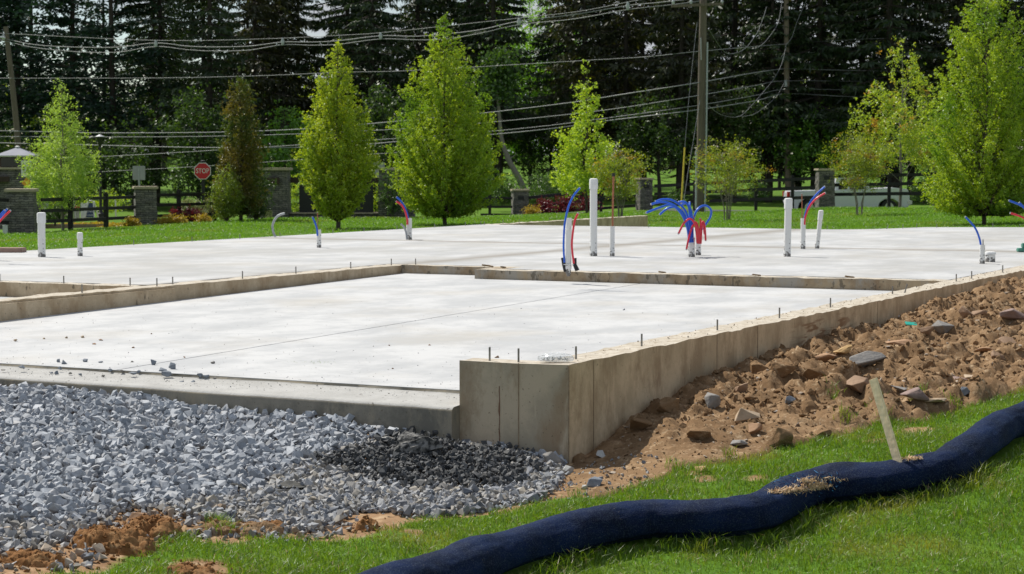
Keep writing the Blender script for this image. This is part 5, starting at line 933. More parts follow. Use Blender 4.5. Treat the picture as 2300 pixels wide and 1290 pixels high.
# keep right sign and orange diamond on the gate
d = 71; zb = zt(520, d); t = empty('road_sign', at(60, d, zb), -.15, 'white keep right sign with a black arrow, half behind the pale green tree', 'sign', 'road signs'); MB().box(-.03, .03, .02, .07, -.3, zt(362, d)-zb).build('sign_post', M['galv'], t)
z0, z1 = zt(397, d)-zb, zt(361, d)-zb; MB().box(-.19, .17, -.006, .012, z0, z1).build('sign_panel', M['white'], t, bevel=.003)
zm = (z0+z1)/2; MB().add([(x, y, zm+z) for y in (-.0125, -.0075) for x, z in [(-.14, .17), (-.07, .17), (-.07, -.02), (-.105, -.10), (-.14, -.02)]], [(0, 1, 2, 3, 4), (9, 8, 7, 6, 5)]+[(k, k+5, (k+1) % 5+5, (k+1) % 5) for k in range(5)]).build('median_mark', M['signblack'], t)
MB().bar((-.02, -.01, zm-.19), (.0, -.01, zm-.08), .005, .05).bar((.0, -.010, zm-.08), (.09, -.010, zm+.06), .006, .045).bar((.09, -.010, zm+.06), (.08, -.010, zm+.15), .0055, .045).build('arrow', M['signblack'], t); MB().add([(.03, -.0135, zm+.13), (.13, -.0135, zm+.13), (.08, -.0135, zm+.20)], [(0, 1, 2)]).build('arrow_head', M['signblack'], t)
d = 70.5; zb = zt(520, d); t = empty('road_sign', at(60, d, zb), -.1, 'orange diamond warning sign below the white keep right sign', 'sign', 'road signs'); zc = zt(411, d)-zb; ngon(.185, 4, 0, -.006, .01, zc).build('sign_panel', M['signorange'], t); MB().box(-.025, .025, .012, .05, -.3, zc).build('sign_post', M['galv'], t)
# octagon back seen under the pale tree
d = 78; zb = zt(492, d); t = empty('road_sign', at(166.5, d, zb), 0, 'grey sign back on a thin post under the pale green tree', 'sign', 'road signs'); ngon(.2, 8, math.pi/8, -.006, .01, zt(424, d)-zb).build('sign_panel', M['sign_back'], t); MB().box(-.03, .03, -.05, -.008, -.3, zt(415, d)-zb).build('sign_post', M['galv'], t)
# a-frame board
d = 74; zb = zt(492, d); t = empty('sandwich_board', at(202, d, zb), -.15, 'white a-frame sidewalk board with a navy open house panel', 'sandwich board'); h_ = zt(452, d)-zb
for s in (-1, 1): 
    MB().bar((-.14 if s < 0 else -.14, s*.22, 0), (-.06, s*.03, h_), .03, .05).bar((.22, s*.22, 0), (.12, s*.03, h_), .03, .05).build('leg_frame', M['white'], t)
MB().add([(-.09, -.205, .06), (.20, -.205, .06), (.11, -.045, h_-.06), (-.04, -.045, h_-.06), (-.09, -.19, .06), (.20, -.19, .06), (.11, -.03, h_-.06), (-.04, -.03, h_-.06)], [(0, 1, 2, 3), (7, 6, 5, 4), (0, 4, 5, 1), (1, 5, 6, 2), (2, 6, 7, 3), (3, 7, 4, 0)]).build('panel', M['navyboard'], t)
MB().box(-.36, -.10, .0, .02, .02, h_*.9).build('side_panel', M['white'], t)
tilt = math.atan2(.16, h_-.12); 
text('OPEN', .085, (.04, -.155, h_*.42), 'white', t, rot=(math.pi/2-tilt, 0, 0)); text('HOUSE', .07, (.045, -.185, h_*.22), 'white', t, rot=(math.pi/2-tilt, 0, 0)); MB().tube([(.03, -.02, h_), (.03, 0, h_+.05)], [.07, .03], 8).build('handle', M['white'], t)
def lamp(px, d, ytop, ybase, label):
    zb = zt(ybase, d); t = empty('street_lamp', at(px, d, zb), 0, label, 'street lamp'); H_ = zt(ytop, d)-zb
    MB().tube([(0, 0, -.2), (0, 0, .12), (0, 0, .16), (0, 0, .3), (0, 0, H_-.42)], [.13, .13, .08, .055, .045], 12).build('pole', M['black'], t, smooth=True)
    MB().tube([(0, 0, H_-.42), (0, 0, H_-.36), (0, 0, H_-.06)], [.05, .08, .13], 6).build('lantern', M['glass_dark'], t); MB().tube([(0, 0, H_-.058), (0, 0, H_-.045), (0, 0, H_-.01), (0, 0, H_+.03)], [.19, .19, .10, .02], 12).build('lamp_cap', M['galv'], t)
lamp(225.5, 80, 304.5, 487, 'black street lamp with a flat capped lantern behind the left fence')
for x, y0, y1, d, lb in [(259, 451, 487, 78, 'thin white marker post right of the a-frame board'), (103, 455, 472, 74, 'short white post beside the first stone pillar'), (10, 508, 524, 59, 'small white post at the lower left of the lawn')]:
    zb = zt(y1, d); w_ = {259: .025, 103: .075, 10: .06}[x]; o = MB().box(-w_, w_, -w_, w_, -.05, zt(y0, d)-zb).box(-w_*1.1, w_*1.1, -w_*1.1, w_*1.1, zt(y0, d)-zb+.002, zt(y0, d)-zb+.03).build('marker_post', M['white'], bevel=.005); o.location = at(x, d, zb); tag(o, lb, 'post')
d = 76; zb = zt(487, d); t = empty('fire_hydrant', at(173, d, zb), 0, 'red topped fire hydrant behind the left fence', 'hydrant'); MB().tube([(0, 0, -.1), (0, 0, .22)], .075, 12).build('barrel', M['galv'], t); MB().tube([(0, 0, .222), (0, 0, .30), (0, 0, .38), (0, 0, .43)], [.10, .10, .07, .02], 12).build('bonnet', M['signred'], t)
# low brick planter wall
M['brick'] = noisemat('pinkish_block', (.30, .20, .16), (.24, .16, .13), 9, .9, .3)
V_ = [at(x, d) for x, d in [(92, 70), (180, 72), (270, 76), (296, 82)]]
mb = MB()
for i in range(3): a, b_ = V_[i], V_[i+1]; mb.bar((*a[:2], zt(508, a[1])), (*b_[:2], zt(508, b_[1])), .25, .14)
tag(mb.build('planter_wall', M['brick']), 'low pinkish block kerb behind the left fence', 'planter wall')
q = PZ(10, 556, -.18); o = MB().box(-1.6, .22, -.1, .25, -.25, .17).build('block_kerb', M['brick'], bevel=.01); o.location = at(18, 33.2, -.1); tag(o, 'low pinkish block beside the slab at the left border', 'block kerb')
# pickup truck
d = 101.5; t = empty('pickup_truck', at(1900, d, zt(482, d)), 0, 'white pickup truck behind the fence on the right', 'pickup truck'); k = d/F
tx = lambda x: (x-1900)*k; tz = lambda y: zt(y, d)-zt(482, d); M['truckwhite'] = flat('white_truck_paint', (.62, .64, .67), .3); M['tyre'] = flat('tyre_rubber', (.02, .02, .02), .8); M['chrome'] = flat('chrome', (.5, .5, .5), .25, .8); M['taillight'] = flat('tail_light', (.45, .01, .01), .3)
def sideprism(poly, y0, y1): n = len(poly); return MB().add([(tx(x), y, tz(y_)) for y in (y0, y1) for x, y_ in poly], [tuple(range(n)), tuple(range(2*n-1, n-1, -1))]+[(i, i+n, (i+1) % n+n, (i+1) % n) for i in range(n)])
def wheelcut(cx): return [(cx-26, 470), (cx-22, 455), (cx-11, 447), (cx, 445), (cx+11, 447), (cx+22, 455), (cx+26, 470)]
body = [(1765, 432), (1769, 429), (1955, 424), (2000, 421), (2030, 424), (2035, 434), (2036, 458), (2031, 465)]+[(x, y) for x, y in wheelcut(1990)[::-1]]+[(1845+8, 470), ]+[(x, y) for x, y in wheelcut(1812)[::-1]]+[(1772, 464), (1765, 455)]
sideprism(body, -.95, .95).build('body', M['truckwhite'], t, bevel=.03)
sideprism([(1868, 429), (1874, 397), (1880, 394), (1918, 393.5), (1930, 397), (1952, 426)], -.80, .80).build('cab', M['truckwhite'], t, bevel=.04)
for a_, b__ in (((1877, 425), [(1877, 425), (1883, 402), (1896, 401), (1897, 425)]), ((1903, 425), [(1903, 425), (1902, 401), (1920, 402), (1937, 425)])): sideprism(b__, -.815, -.79).build('side_window', M['glass_dark'], t)
MB().add([(tx(1931), -.7, tz(398)), (tx(1931), .7, tz(398)), (tx(1953.5), .72, tz(425)), (tx(1953.5), -.72, tz(425))], [(0, 1, 2, 3)]).build('windscreen', M['glass_dark'], t)
MB().box(tx(1763.5), tx(1769), -.955, -.70, tz(441), tz(430)).build('tail_light', M['taillight'], t); MB().box(tx(1763.5), tx(1769), .70, .955, tz(441), tz(430)).build('tail_light', M['taillight'], t)
MB().box(tx(2031), tx(2037.5), -.9, -.45, tz(437), tz(429)).build('headlight', M['glass_dark'], t); MB().box(tx(2030), tx(2041), -.96, .96, tz(459), tz(449)).build('front_bumper', M['chrome'], t, bevel=.03)
for cx_ in (1812, 1990):
    for s in (-1, 1):
        w_ = MB().tube([(tx(cx_), s*.72, .37), (tx(cx_), s*.94, .37)], .37, 22).build('wheel', M['tyre'], t, smooth=True); MB().tube([(tx(cx_), s*.945, .37), (tx(cx_), s*.96, .37)], .22, 16).build('rim', M['chrome'], w_)
MB().box(tx(1908), tx(1912), -.962, -.95, tz(433), tz(431)).build('door_handle', M['chrome'], t)
# ---------------------------------------------------------------- poles and cables
M['pole'] = noisemat('weathered_pole', (.16, .13, .10), (.10, .08, .06), 3, .9, .5, 30, stretch=(6, 6, .5)); M['cable'] = noisemat('bare_cable', (.16, .165, .17), (.24, .25, .26), 30, .6, 0); M['insul'] = noisemat('grey_insulator', (.30, .32, .33), (.5, .52, .52), 10, .3, 0)
def pole(pts, d, r0, r1, label):
    b0 = PD(pts[0][0], pts[0][1], d); t = empty('utility_pole', b0, 0, label, 'utility pole', 'wooden utility poles'); W_ = [PD(x, y, d)-b0 for x, y in pts]; n = len(W_); MB().tube(W_, [r0+(r1-r0)*i/(n-1) for i in range(n)], 14).build('pole_shaft', M['pole'], t, smooth=True); return t, b0
t, b0 = pole([(50, 470), (39, 300), (28, 190), (13, 60)], 108, .17, .12, 'leaning wooden utility pole at the left edge')
q = lambda x, y, d: PD(x, y, d)-b0
MB().tube([q(12, 86, 107.7), q(0, 84, 107.7)], .05, 8).build('insulator', M['insul'], t)
t, b0 = pole([(1572, 490), (1573, 420), (1576, 200), (1580, -10), (1582, -90)], 92, .20, .14, 'thick wooden utility pole with a crossarm behind the tube bundle')
MB().bar(q(1508, 14, 91.7), q(1625, 9, 91.7), .10, .12).build('crossarm', M['pole'], t)
for x in (1512, 1552, 1622): MB().tube([q(x, 10, 91.7), q(x, 4, 91.7), q(x, 0, 91.7)], [.05, .07, .03], 8).build('insulator', M['insul'], t)
MB().tube([q(1589, 95, 91.8), q(1586.5, 300, 91.8), q(1583, 480, 91.8)], .035, 8).build('riser_conduit', M['conduit'], t)
MB().tube([q(1564, 338, 91.7), q(1563, 470, 91.7)], .04, 8).build('cable_guard', M['conduit'], t)
MB().tube([q(1574, 85, 91.75), q(1575, 135, 91.75)], .02, 6).build('pole_tag', M['galv'], t)
M['pole'] = noisemat('pale_weathered_pole', (.24, .19, .14), (.15, .12, .09), 3, .9, .5, 30, stretch=(6, 6, .5))
t, b0 = pole([(1770, 455), (1769, 330), (1767, 180), (1766, 0), (1765, -80)], 122, .175, .13, 'slimmer wooden utility pole left of the orange shrubs')
MB().tube([q(1765, 180, 121.7), q(1765, 195, 121.7)], .09, 8).build('insulator', M['insul'], t); MB().bar(q(1700, -8, 121.7), q(1830, -8, 121.7), .1, .12).build('crossarm', M['pole'], t)
def cable(pts, label, d0=108, d1=92, r=.020, mat='cable', spacers=(), group='overhead cables'):
    n = len(pts); x0 = pts[0][0]; dd = lambda x: np.interp(x, [0, 1575, 1767, 2300], [108, 91.6, 121.5, 121.5]) if d0 == 108 else d0+(d1-d0)*(x-x0)/(pts[-1][0]-x0+1e-6)
    r *= .8; W_ = smooth_pts([PD(x, y, float(dd(x))) for x, y in pts], 5); b0 = W_[0]; o = MB().tube([w_-b0 for w_ in W_], r, 6).build('overhead_cable', M[mat], None, smooth=True); o.location = b0; return tag(o, label, 'cable', group)
c2 = [(-60, 74), (0, 85), (60, 98), (115, 104), (200, 107), (270, 106), (350, 97), (420, 104), (480, 106), (560, 104), (635, 95), (700, 95), (760, 92), (855, 81), (930, 82), (990, 78), (1080, 67), (1166, 48), (1290, 33), (1410, 13), (1480, 6), (1568, -4)]
c3 = [(-60, 80), (0, 90), (70, 106), (140, 114), (200, 118), (270, 117), (350, 105), (420, 112), (480, 115), (560, 113), (635, 101), (700, 102), (760, 100), (855, 88), (930, 90), (1000, 88), (1080, 75), (1166, 56), (1290, 43), (1410, 22), (1510, 11), (1570, 3)]
c1 = [(-60, 73), (0, 75), (115, 81), (240, 87), (350, 91), (480, 91), (640, 86), (760, 80), (855, 74), (990, 60), (1166, 41), (1300, 26), (1420, 3), (1480, -8)]
cable(c1, 'uppermost overhead cable of the spacer bundle, nearly straight', r=.016); cable(c2, 'middle scalloped overhead cable of the spacer bundle', r=.023); cable(c3, 'lower scalloped overhead cable of the spacer bundle', r=.021)
for x, ya, yb in [(8, 76, 92), (350, 90, 106), (635, 85, 102), (855, 73, 89), (1166, 40, 57), (1410, 4, 23)]:
    d = float(np.interp(x, [0, 1575], [108, 91.6])); b0 = PD(x, ya, d); o = MB().add([(0, 0, 0)]*0, []).tube([(0, 0, 0), PD(x, (ya+yb)/2, d)-b0, PD(x, yb, d)-b0], [.03, .10, .05], 8).build('cable_spacer', M['insul'], None, smooth=True); o.location = b0
    tag(o, {8: 'cable spacer at the left leaning pole', 350: 'cable spacer above the pale green tree', 635: 'cable spacer left of the columnar tree top', 855: 'cable spacer between the two tallest green trees', 1166: 'cable spacer right of the biggest tree top', 1410: 'cable spacer left of the crossarm pole'}[x], 'cable spacer', 'spacers on the cable bundle')
cable([(-60, 176), (0, 176), (200, 176), (400, 175), (600, 170), (760, 163), (900, 160), (1100, 149), (1300, 137), (1450, 128), (1568, 116), (1767, 99), (1900, 90), (2030, 84), (2190, 72), (2300, 64), (2400, 57)], 'single straight overhead cable crossing behind the tree tops', r=.016)
cable([(-60, 293), (0, 294), (170, 298), (300, 299), (500, 297), (700, 289), (900, 272), (1080, 255), (1280, 231), (1400, 212), (1568, 186), (1700, 163), (1767, 155), (1850, 157), (2000, 160), (2150, 160), (2400, 162)], 'highest of the low overhead cables at mid height of the trees', r=.025)
cable([(-60, 306), (0, 307), (300, 308), (500, 306), (700, 300), (900, 290), (1090, 276), (1280, 257), (1400, 242), (1568, 215), (1700, 192), (1767, 182), (2000, 184), (2400, 188)], 'second of the low overhead cables', r=.020)
cable([(-60, 320), (200, 326), (400, 331), (600, 332), (760, 329), (900, 318), (1100, 303), (1250, 288), (1360, 272), (1568, 247), (1700, 226), (1767, 211), (1900, 217), (2100, 224), (2400, 230)], 'thick low overhead cable passing through the columnar tree', r=.026)
cable([(60, 356), (200, 353), (330, 347), (480, 338), (640, 328), (850, 314), (1000, 304), (1200, 286), (1360, 266), (1568, 237), (1700, 214), (1767, 201), (1950, 203), (2400, 208)], 'low overhead cable crossing below the thick one', r=.018)
cable([(100, 392), (230, 386), (450, 374), (660, 360), (860, 345), (1000, 336)], 'lowest overhead cable, behind the stop sign', r=.014)
sw = 'slack wires near the poles'
cable([(1722, 15), (1716, 35), (1707, 60), (1700, 75), (1675, 108), (1650, 120), (1625, 115), (1592, 66)], 'slack wire drooping between the two poles, nearest the thick pole', 104, 93, .013, group=sw); cable([(1757, 0), (1748, 50), (1730, 80), (1712, 100), (1690, 110), (1660, 95)], 'slack wire hanging left of the slim pole top', 120, 100, .016, group=sw)
cable([(1812, 0), (1805, 15), (1790, 50), (1778, 85), (1766, 100)], 'slack wire hanging right of the slim pole top', 122, 121, .018, group=sw); cable([(1766, 100), (1757, 140), (1740, 175), (1716, 205), (1690, 235), (1660, 262), (1620, 258), (1592, 238)], 'long slack wire swooping down from the slim pole', 121, 94, .014, group=sw); cable([(1762, 185), (1745, 215), (1718, 240), (1690, 258), (1655, 262)], 'short slack wire below the slim pole insulator', 121, 104, .013, group=sw)
cable([(1572, 225), (1560, 300), (1548, 370), (1533, 470)], 'thin guy wire slanting down beside the thick pole', 91.5, 88, .012, group='guy wires'); cable([(1566, 50), (1560, 100), (1548, 215), (1538, 333)], 'guy wire running down to the yellow guard', 91.5, 88.5, .010, group='guy wires')
a = PD(1538, 332, 88.5); b_ = PD(1529, 480, 87.5); o = MB().tube([(0, 0, 0), b_-a], .035, 8).build('guy_guard', flat('yellow_guard', (.55, .42, .02), .5), smooth=True); o.location = a; tag(o, 'yellow plastic guard on the guy wire above the tube bundle', 'guy guard')
# ================================================================ TREES
def leafquads(P_, size, seed, flat_=.0, asp=.62, az=None):
    r = np.random.RandomState(seed); n = len(P_); a = r.randn(n, 3); a /= np.linalg.norm(a, axis=1)[:, None]; b_ = r.randn(n, 3); b_[:, 2] *= 1-flat_; a[:, 2] *= 1-flat_*.6
    b_ -= a*(a*b_).sum(1)[:, None]/(a*a).sum(1)[:, None]; b_ /= np.linalg.norm(b_, axis=1)[:, None]+1e-9; s = size[:, None]/2
    V = np.stack([P_-a*s, P_+b_*s*asp-a*s*.1, P_+a*s, P_-b_*s*asp-a*s*.1], 1).reshape(-1, 3); i = np.arange(n)*4; return V, np.c_[i, i+1, i+2, i+3]
def profile(pr, t): return np.interp(t, [p[0] for p in pr], [p[1] for p in pr])
M['bark'] = noisemat('dark_bark', (.055, .045, .035), (.09, .075, .06), 6, .95, .6, 30, stretch=(3, 3, .6)); M['bark_grey'] = noisemat('grey_bark', (.16, .14, .12), (.22, .20, .17), 8, .95, .6, 30, stretch=(3, 3, .6)); M['conifer_bark'] = noisemat('conifer_bark', (.030, .024, .019), (.055, .045, .036), 4, .95, .6, 20, stretch=(3, 3, .6))
def crown_tree(name, px, d, zb, H_, prof, R_, nbr, nleaf, lsize, mat, label, seed, h0=.1, steep=1.2, trunk_r=.07, barkm='bark', stems=1, clump=.14, group=None, spike=.18, cat='tree', inner=.45, gap=0.):
    b0 = at(px, d, zb); t = empty(name, b0, 0, label, cat, group); r = np.random.RandomState(seed); wood = MB(); tips = []; wt = []
    for s in range(stems):
        an = 2*math.pi*s/stems+r.rand(); sp = 0 if stems == 1 else R_*.6; base = np.array([math.cos(an)*sp*.15, math.sin(an)*sp*.15, -.15]); P_ = [base]
        for k in range(1, 7): f_ = k/6; P_.append(np.array([math.cos(an)*sp*f_+r.randn()*.02*R_, math.sin(an)*sp*f_+r.randn()*.02*R_, H_*.93*f_]))
        wood.tube(P_, [trunk_r*(1-.9*k/6)/(1 if stems == 1 else 1.5) for k in range(7)], 8)
        P_ = np.array(P_)
        for i in range(nbr//stems):
            t0 = h0+(1-h0)*((i+r.rand())/(nbr//stems))**(1.3 if name == 'columnar_tree' else 1.); h_s = t0*H_*.93; base = np.array([np.interp(h_s, P_[:, 2], P_[:, 0]), np.interp(h_s, P_[:, 2], P_[:, 1]), h_s]); a = r.rand()*2*math.pi
            tt = max(h0, t0)+(1-max(h0, t0))*.02; st_ = steep*(.7+.5*r.rand()); rad = R_*profile(prof, tt)*(1+spike*r.randn()); rad = max(rad, .03*R_); tip = np.array([math.cos(a)*rad, math.sin(a)*rad, tt*H_+rad*.15]); h_s = max(.04*H_, min(tip[2]-rad*st_, H_*.93)); base = np.array([np.interp(h_s, P_[:, 2], P_[:, 0]), np.interp(h_s, P_[:, 2], P_[:, 1]), h_s]); tip[:2] += base[:2]*.5
            mid = (base+tip)/2+np.array([0, 0, -.08*rad]); L_ = np.linalg.norm(tip-base)
            if i % 2 == 0 or stems > 1: wood.tube([base, mid, tip], [trunk_r*.28*(1-t0*.6), trunk_r*.18*(1-t0*.6), .004], 4, cap=False)
            tips.append((base, mid, tip)); wt.append(L_*max(rad, .2))
    wt = np.array(wt); wt /= wt.sum(); nper = r.multinomial(nleaf//9, wt); Ps = []
    for (b_, m_, tp), k in zip(tips, nper):
        u = inner+(1.03-inner)*r.rand(k)**.75; q = (1-u)[:, None]**2*b_+2*(u*(1-u))[:, None]*m_+(u**2)[:, None]*tp; q += r.randn(k, 3)*clump*.9*(.4+u)[:, None]*np.array([1, 1, .8]); 
        if gap: q = q[vnoise(q+seed, 1.9/max(R_, .5)*2, seed) > gap]
        Ps.append(np.repeat(q, 9, 0)+r.randn(len(q)*9, 3)*clump*.36)
    Ps = np.concatenate(Ps); Ps = Ps[Ps[:, 2] > .02*H_]; n = len(Ps); V, Q = leafquads(Ps, lsize*(.6+.8*r.rand(n)), seed+1, .15)
    wood.build('trunk', M[barkm], t, smooth=True); mesh_np('crown', V, [Q], mat, t); return t
LM = {}
LM['horn'] = leafmat('hornbeam_leaves', (.22, .345, .02), (.46, .55, .045), .55, (1.35, 1.2, .4), big=((.24, .36, .02), .8, .54))
LM['horn2'] = leafmat('hornbeam_leaves_dark', (.21, .345, .02), (.44, .55, .045), .52, (1.3, 1.2, .4), big=((.18, .32, .02), .55, .50))
LM['pale'] = leafmat('pale_leaves', (.24, .38, .05), (.45, .60, .13), .5, (1.25, 1.2, .6)); LM['lime'] = leafmat('linden_leaves', (.28, .42, .03), (.48, .62, .07), .5, (1.3, 1.2, .5)); LM['cedar'] = leafmat('bronze_cedar', (.12, .115, .014), (.21, .18, .022), .4, (1.3, 1.1, .5), big=((.08, .14, .015), .7, .46))
LM['maple'] = leafmat('orange_tinted_leaves', (.14, .23, .015), (.30, .36, .03), .5, (1.3, 1.15, .5), big=((.40, .20, .03), 1.5, .57)); LM['young'] = leafmat('young_tree_leaves', (.22, .36, .03), (.42, .52, .06), .5, (1.3, 1.15, .5), big=((.46, .26, .06), 1.1, .58))
col = [(0, .35), (.08, .70), (.2, .95), (.33, 1.), (.5, .88), (.7, .6), (.85, .34), (.95, .14), (1, .03)]
zb_ = lambda y, d: EYE-(y-368)/F*d
crown_tree('columnar_tree', 759, 62, zb_(516, 62), 5.55, [(0, .1), (.06, .35), (.14, .72), (.25, .95), (.38, 1), (.55, .84), (.72, .60), (.85, .42), (.95, .16), (1, .04)], 1.02, 420, 100000, .050, LM['horn'], 'yellow green columnar tree with a bare dark trunk, third tree from the left', 21, h0=.07, steep=2.0, clump=.055, spike=.12, inner=.35)
crown_tree('columnar_tree', 1000, 66.5, zb_(506, 66.5), 6.75, [(0, .42), (.05, .65), (.12, .88), (.2, 1.), (.32, 1), (.5, .84), (.65, .66), (.8, .44), (.9, .24), (.96, .10), (1, .03)], 1.52, 620, 160000, .052, LM['horn2'], 'biggest dense yellow green tree in the middle, foliage down to the lawn', 22, h0=.02, steep=1.7, clump=.060, spike=.16, inner=.3)
crown_tree('columnar_tree', 2212, 65, zb_(507, 65), 7.9, [(0, .85), (.05, .95), (.12, 1.), (.25, 1.), (.4, .95), (.55, .82), (.7, .64), (.85, .42), (.95, .2), (1, .05)], 1.62, 640, 170000, .052, LM['horn2'], 'tall dense green tree cut off by the right border', 23, h0=.02, steep=1.6, clump=.062, spike=.15, inner=.3)
crown_tree('young_tree', 140, 63, zb_(515, 63), 4.4, [(0, .2), (.10, .4), (.2, .95), (.30, 1), (.45, .86), (.62, .62), (.8, .34), (.92, .22), (1, .04)], .98, 190, 30000, .050, LM['pale'], 'pale green young tree at the left in front of the gate tower', 24, h0=.22, steep=1.1, trunk_r=.05, clump=.10, spike=.16, barkm='bark_grey', gap=.3)
crown_tree('young_tree', 1318, 82, zb_(470, 82), 5.75, [(0, .3), (.1, .7), (.2, 1), (.32, .92), (.45, .80), (.6, .5), (.75, .38), (.88, .22), (1, .05)], 1.05, 110, 15000, .085, LM['lime'], 'bright lime green young tree right of the tallest white pipe', 25, h0=.12, steep=1.0, trunk_r=.05, clump=.13, spike=.16, gap=.32)
crown_tree('cedar_tree', 540, 71, zb_(497, 71), 5.25, [(0, .75), (.12, .9), (.22, .88), (.3, .72), (.4, .82), (.52, .78), (.66, .62), (.8, .44), (.92, .22), (1, .04)], .84, 360, 42000, .055, LM['cedar'], 'bronze brown conifer between the stop sign and the stone entrance', 26, h0=.03, steep=1.9, clump=.075, spike=.16, inner=.3, gap=.28)
crown_tree('bush', 508, 70, zb_(497, 70), 1.75, [(0, .7), (.3, 1), (.7, .85), (.9, .5), (1, .2)], .44, 60, 9000, .05, leafmat('olive_bush', (.10, .16, .015), (.19, .26, .025), .45), 'olive green bush at the left foot of the bronze conifer', 27, h0=.05, stems=3, clump=.09)
crown_tree('bush', 575, 72, zb_(495, 72), 1.9, [(0, .7), (.3, 1), (.7, .85), (.9, .5), (1, .2)], .42, 60, 6000, .055, leafmat('dark_shrub', (.03, .07, .012), (.06, .11, .02), .4), 'dark green bush at the right foot of the bronze conifer', 28, h0=.05, stems=3, clump=.10)
V_sh = [(0, .05), (.25, .2), (.42, .75), (.6, 1.), (.8, .85), (.93, .5), (1, .15)]
crown_tree('shrub', 1393, 72, zb_(497, 72), 2.45, V_sh, .78, 80, 7500, .060, LM['maple'], 'orange tinted multi stemmed shrub right of the copper riser', 29, h0=.35, steep=.7, stems=5, trunk_r=.035, clump=.13, barkm='bark_grey', gap=.25, spike=.2, group='orange tinted shrubs on the lawn')
crown_tree('shrub', 1634, 72, zb_(497, 72), 2.75, V_sh, 1.05, 100, 9000, .058, LM['maple'], 'open multi stemmed shrub right of the tube bundle', 30, h0=.35, steep=.6, stems=6, trunk_r=.03, clump=.16, barkm='bark_grey', gap=.32, spike=.2, group='orange tinted shrubs on the lawn')
crown_tree('shrub', 1931, 78, zb_(485, 78), 3.05, V_sh, 1.0, 100, 9500, .062, LM['maple'], 'reddest multi stemmed shrub in front of the pickup truck', 31, h0=.35, steep=.7, stems=5, trunk_r=.035, clump=.15, barkm='bark_grey', gap=.28, spike=.2, group='orange tinted shrubs on the lawn')
crown_tree('young_tree', 2022, 94, zb_(461, 94), 7.6, [(0, .1), (.2, .4), (.32, .95), (.45, 1), (.6, .86), (.72, .62), (.82, .42), (.92, .22), (1, .06)], 1.75, 110, 15000, .10, LM['young'], 'slender tree with bronze tips left of the tall tree at right', 32, h0=.25, steep=.9, trunk_r=.07, clump=.17, barkm='bark_grey', gap=.34, spike=.22)
crown_tree('young_tree', 2098, 99, zb_(455, 99), 4.6, [(0, .1), (.3, .7), (.5, 1), (.8, .6), (1, .1)], 1.2, 60, 5000, .10, LM['young'], 'smaller tree with a thin trunk between the slender tree and the tall right tree', 33, h0=.35, steep=.8, trunk_r=.05, clump=.17, barkm='bark_grey', gap=.3)
# small bushes
red = leafmat('barberry', (.09, .013, .02), (.17, .022, .035), .4, (1.3, .6, .6)); yel = leafmat('yellow_shrub', (.34, .25, .02), (.48, .36, .04), .35, (1.1, 1, .5)); dkg = leafmat('dark_shrub_leaves', (.03, .075, .012), (.07, .14, .02), .35); hyd = leafmat('hydrangea', (.14, .20, .05), (.36, .36, .18), .4, (1, 1, .8))
dome = [(0, .8), (.3, 1), (.7, .8), (.9, .5), (1, .2)]
for i, (x, d, yb, H_, R_, m_, lb) in enumerate([(1224, 99, 478, .55, .42, red, 'dark red barberry bush right of the small pillar'), (1275, 99, 476, .62, .38, red, 'dark red barberry bush behind the strapped sleeve'), (1322, 99, 474, .6, .30, red, 'dark red barberry bush behind the tallest pipe'),
    (431, 70, 500, .45, .22, red, 'red barberry bush in front of the fence by the stop sign'), (396, 70, 498, .40, .07, red, 'thin low red bush by the second pillar'), (432, 72, 487, .62, .42, hyd, 'pale flowering bush behind the red one by the stop sign'), (478, 72, 490, .6, .3, hyd, 'pale flowering bush right of the stop sign post'),
    (1195, 98, 482, .16, .16, yel, 'tiny yellow plant beside the small pillar'), (292, 66, 508, .22, .13, yel, 'yellow bush at the left foot of the second pillar'), (370, 68, 503, .14, .26, yel, 'yellow plants right of the second pillar'), (400, 68, 502, .13, .2, yel, 'yellow plants under the red shoot'), (458, 69, 500, .15, .16, yel, 'yellow plant below the stop sign'),
    (122, 70, 497, .50, .30, dkg, 'dark round bush behind the left fence'), (1520, 94, 462, .5, .3, dkg, 'dark bush behind the fence near the yellow guard'), (1215, 112, 452, 1.4, 1.0, dkg, 'dark shrub under the leaning bare trunk'), (1250, 108, 455, 1.9, 1.2, dkg, 'dark shrub behind the rising fence'), (1130, 108, 460, 1.7, .8, dkg, 'dark shrub right of the biggest tree'),
    (1700, 108, 452, 1.1, .5, dkg, 'dark shrub left of the slim pole'), (880, 76, 485, 1.7, .5, dkg, 'green shrub between entrance pillar and biggest tree'), (845, 78, 485, 1.9, .5, LM['horn2'], 'bright shrub beside the right entrance pillar'), (665, 82, 480, 1.5, .6, LM['horn2'], 'leafy shrub between the entrance pillars'), (235, 84, 480, 1.0, .9, LM['horn2'], 'sunlit bush behind the street lamp'), (150, 82, 478, 1.1, .8, LM['horn2'], 'sunlit bush behind the a-frame board'), (1960, 110, 446, .8, .6, dkg, 'dark bush behind the cab of the pickup truck'), (2075, 105, 452, 1.3, .5, dkg, 'dark bush behind the slender tree')]):
    crown_tree('bush', x, d, zb_(yb, d), H_, dome, R_, 40, int(1500+3000*R_), .055 if d < 90 else .08, m_, lb, 60+i, h0=.1, stems=3, trunk_r=.02, clump=.08 if d < 90 else .14, cat='bush', inner=.2)
rgc = np.random.RandomState(55); q = np.array([at(105+180*u, 73+6*v) for u, v in rgc.rand(5200, 2)]); q[:, 2] += rgc.rand(5200)*.22*(vnoise(q, .9, 5)); q = q[vnoise(q, .5, 6) > .42]; V, Q = leafquads(q, .06+.04*rgc.rand(len(q)), 3); tag(mesh_np('yellow_groundcover', V, [Q], yel), kind='stuff')
